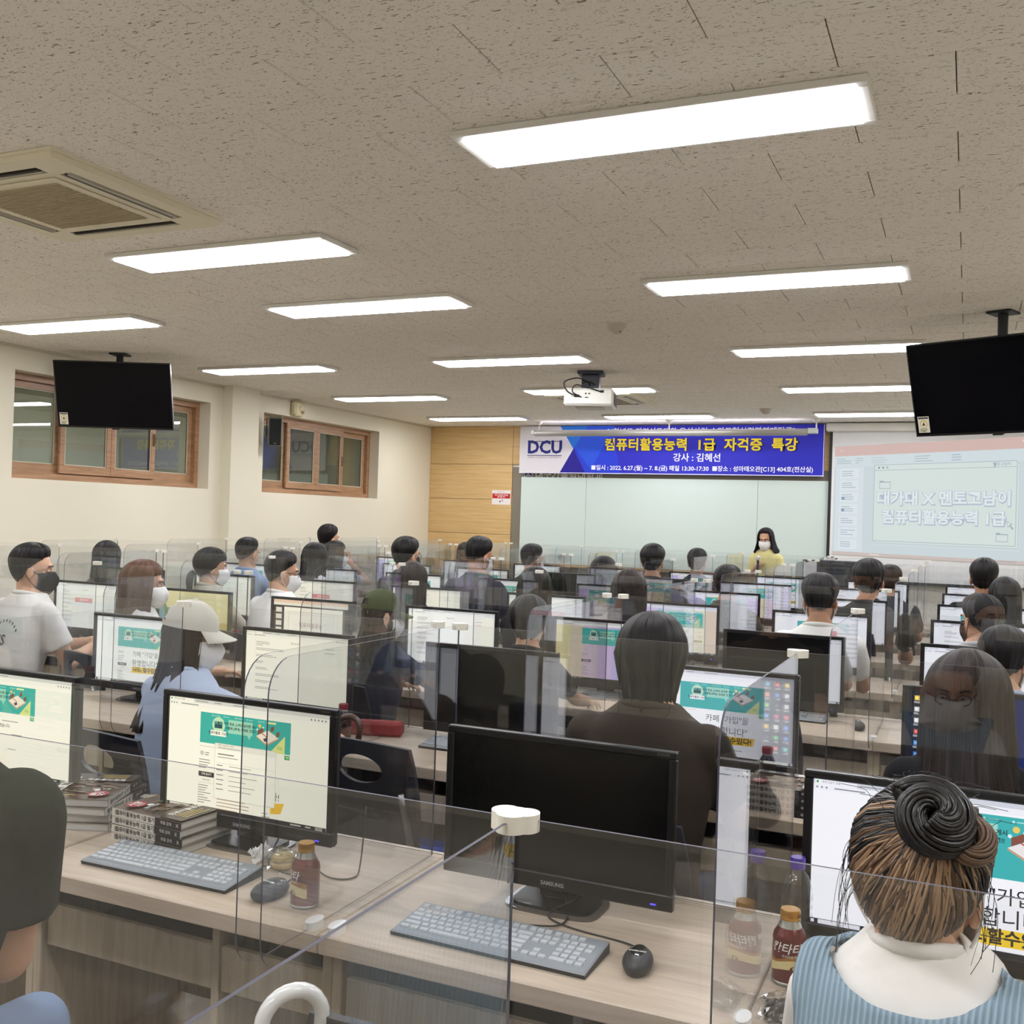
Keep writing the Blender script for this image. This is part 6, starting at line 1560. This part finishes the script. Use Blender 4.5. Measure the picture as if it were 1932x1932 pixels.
# red pencil case
pc = thing('pencil_case', 'red zipped pencil case on the second row desk', 'pencil case', (-2.175, 3.60, DZ), rad(18))
RED = mat('red_fabric', (140, 38, 42), .6, bump=(60, .2)); bcs = MB()
bcs.loft([[(-.10, -.026, .002), (.10, -.026, .002), (.10, .026, .002), (-.10, .026, .002)], [(-.105, -.032, .012), (.105, -.032, .012), (.105, .032, .012), (-.105, .032, .012)], [(-.105, -.032, .045), (.105, -.032, .045), (.105, .032, .045), (-.105, .032, .045)], [(-.098, -.024, .058), (.098, -.024, .058), (.098, .024, .058), (-.098, .024, .058)]])
obj('body', bcs, RED, pc); obj('zip', MB().box(-.09, .09, -.0035, .0035, .058, .0595), mat('zip_red', (176, 70, 70), .5), pc); obj('piping', MB().tube([(-.1, -.028, .052), (.1, -.028, .052)], .0025, 6), mat('zip_red', (176, 70, 70), .5), pc)
# umbrellas
def umbrella(base, top_pt, hook_dir, hm, cm, lb, r=.011, R=.042):
    """hook handle at the top, furled canopy below"""
    t = thing('umbrella', lb, 'umbrella', base)
    b0 = Vector((0, 0, 0)); tp = Vector(top_pt) - Vector(base); ax = tp.normalized(); hd = Vector(hook_dir).normalized(); hd = (hd - ax * hd.dot(ax)).normalized()
    pts = [tp - ax * .14, tp - ax * .05] + [tp + hd * R * (1 - math.cos(a)) + ax * R * math.sin(a) for a in [PI * q / 12 for q in range(13)]] + [tp + hd * 2 * R - ax * .045]
    obj('handle', MB().tube(pts, r, 12), hm, t, smooth=True)
    obj('shaft', MB().cyl(b0, tp - ax * .14, .0045, n=8), METAL, t)
    can = MB().tube([b0 + ax * .04, b0 + ax * .1, b0 + ax * (tp.length - .30), b0 + ax * (tp.length - .16)], [.008, .016, .032, .014], 14)
    obj('furled_canopy', can, cm, t, smooth=True)
    obj('ferrule', MB().cyl(b0, b0 + ax * .05, .004, .006, 8), METAL, t)
umbrella((-2.02, 2.90, 0), (-1.985, 3.02, .875), (1, .15, 0), mat('wood_handle', (84, 54, 40), .3, coat=.4), cloth((60, 40, 36)), 'umbrella with curved brown wooden handle leaning at the second row desk')
umbrella((-.93, 1.16, 0), (-.90, 1.20, .885), (.6, .8, 0), mat('white_handle', (228, 228, 226), .15, coat=.5), cloth((120, 170, 90)), 'umbrella with glossy white curved handle hooked at the near empty chair', .0115, .045)
# lecturer's microphone, podium, monitor and webcam
pod = thing('podium', 'grey lecturer podium desk with paper front by the projection screen', 'podium', (-1.45, 11.05, 0), 0)
PODM = mat('podium_grey', (78, 78, 84), .5)
obj('body', MB().cbox(-.55, .45, -.3, .3, 0, .86, .01), PODM, pod); obj('top', MB().cbox(-.6, .5, -.35, .35, .86, .895, .008), mat('podium_top', (120, 112, 104), .45), pod)
obj('front_panel', MB().cbox(-.5, .40, -.312, -.3, .08, .78, .004), mat('podium_panel', (96, 98, 104), .45), pod)
make_monitor((-1.28, 11.0, .895), PI + .12, 'off', None, 'black lecturer monitor with webcam seen from behind')
wc = thing('webcam', 'small black webcam clipped on the lecturer monitor', 'webcam', (-1.27, 10.985, 1.29), .1)
obj('body', MB().cbox(-.05, .05, -.018, .018, .012, .04, .010), BLACK, wc); obj('clip', MB().cbox(-.02, .02, -.014, .03, 0, .014, .003), BLACKM, wc); obj('lens', MB().cyl((0, .018, .026), (0, .022, .026), .009, n=14), mat('lens', (20, 24, 30), .1), wc)

mc = thing('microphone', 'hand microphone held by the lecturer', 'microphone', (-2.075, 11.24, 1.19), 0)
obj('handle', MB().cyl((0, 0, -.10), (0, 0, .06), .011, .014, 14), BLACKM, mc, smooth=40); obj('head', MB().sphere((0, 0, .085), (.024, .024, .03), 16, 10), mat('mic_foam', (216, 214, 210), .8), mc, smooth=True)
bpy.data.scenes.remove(TMP)
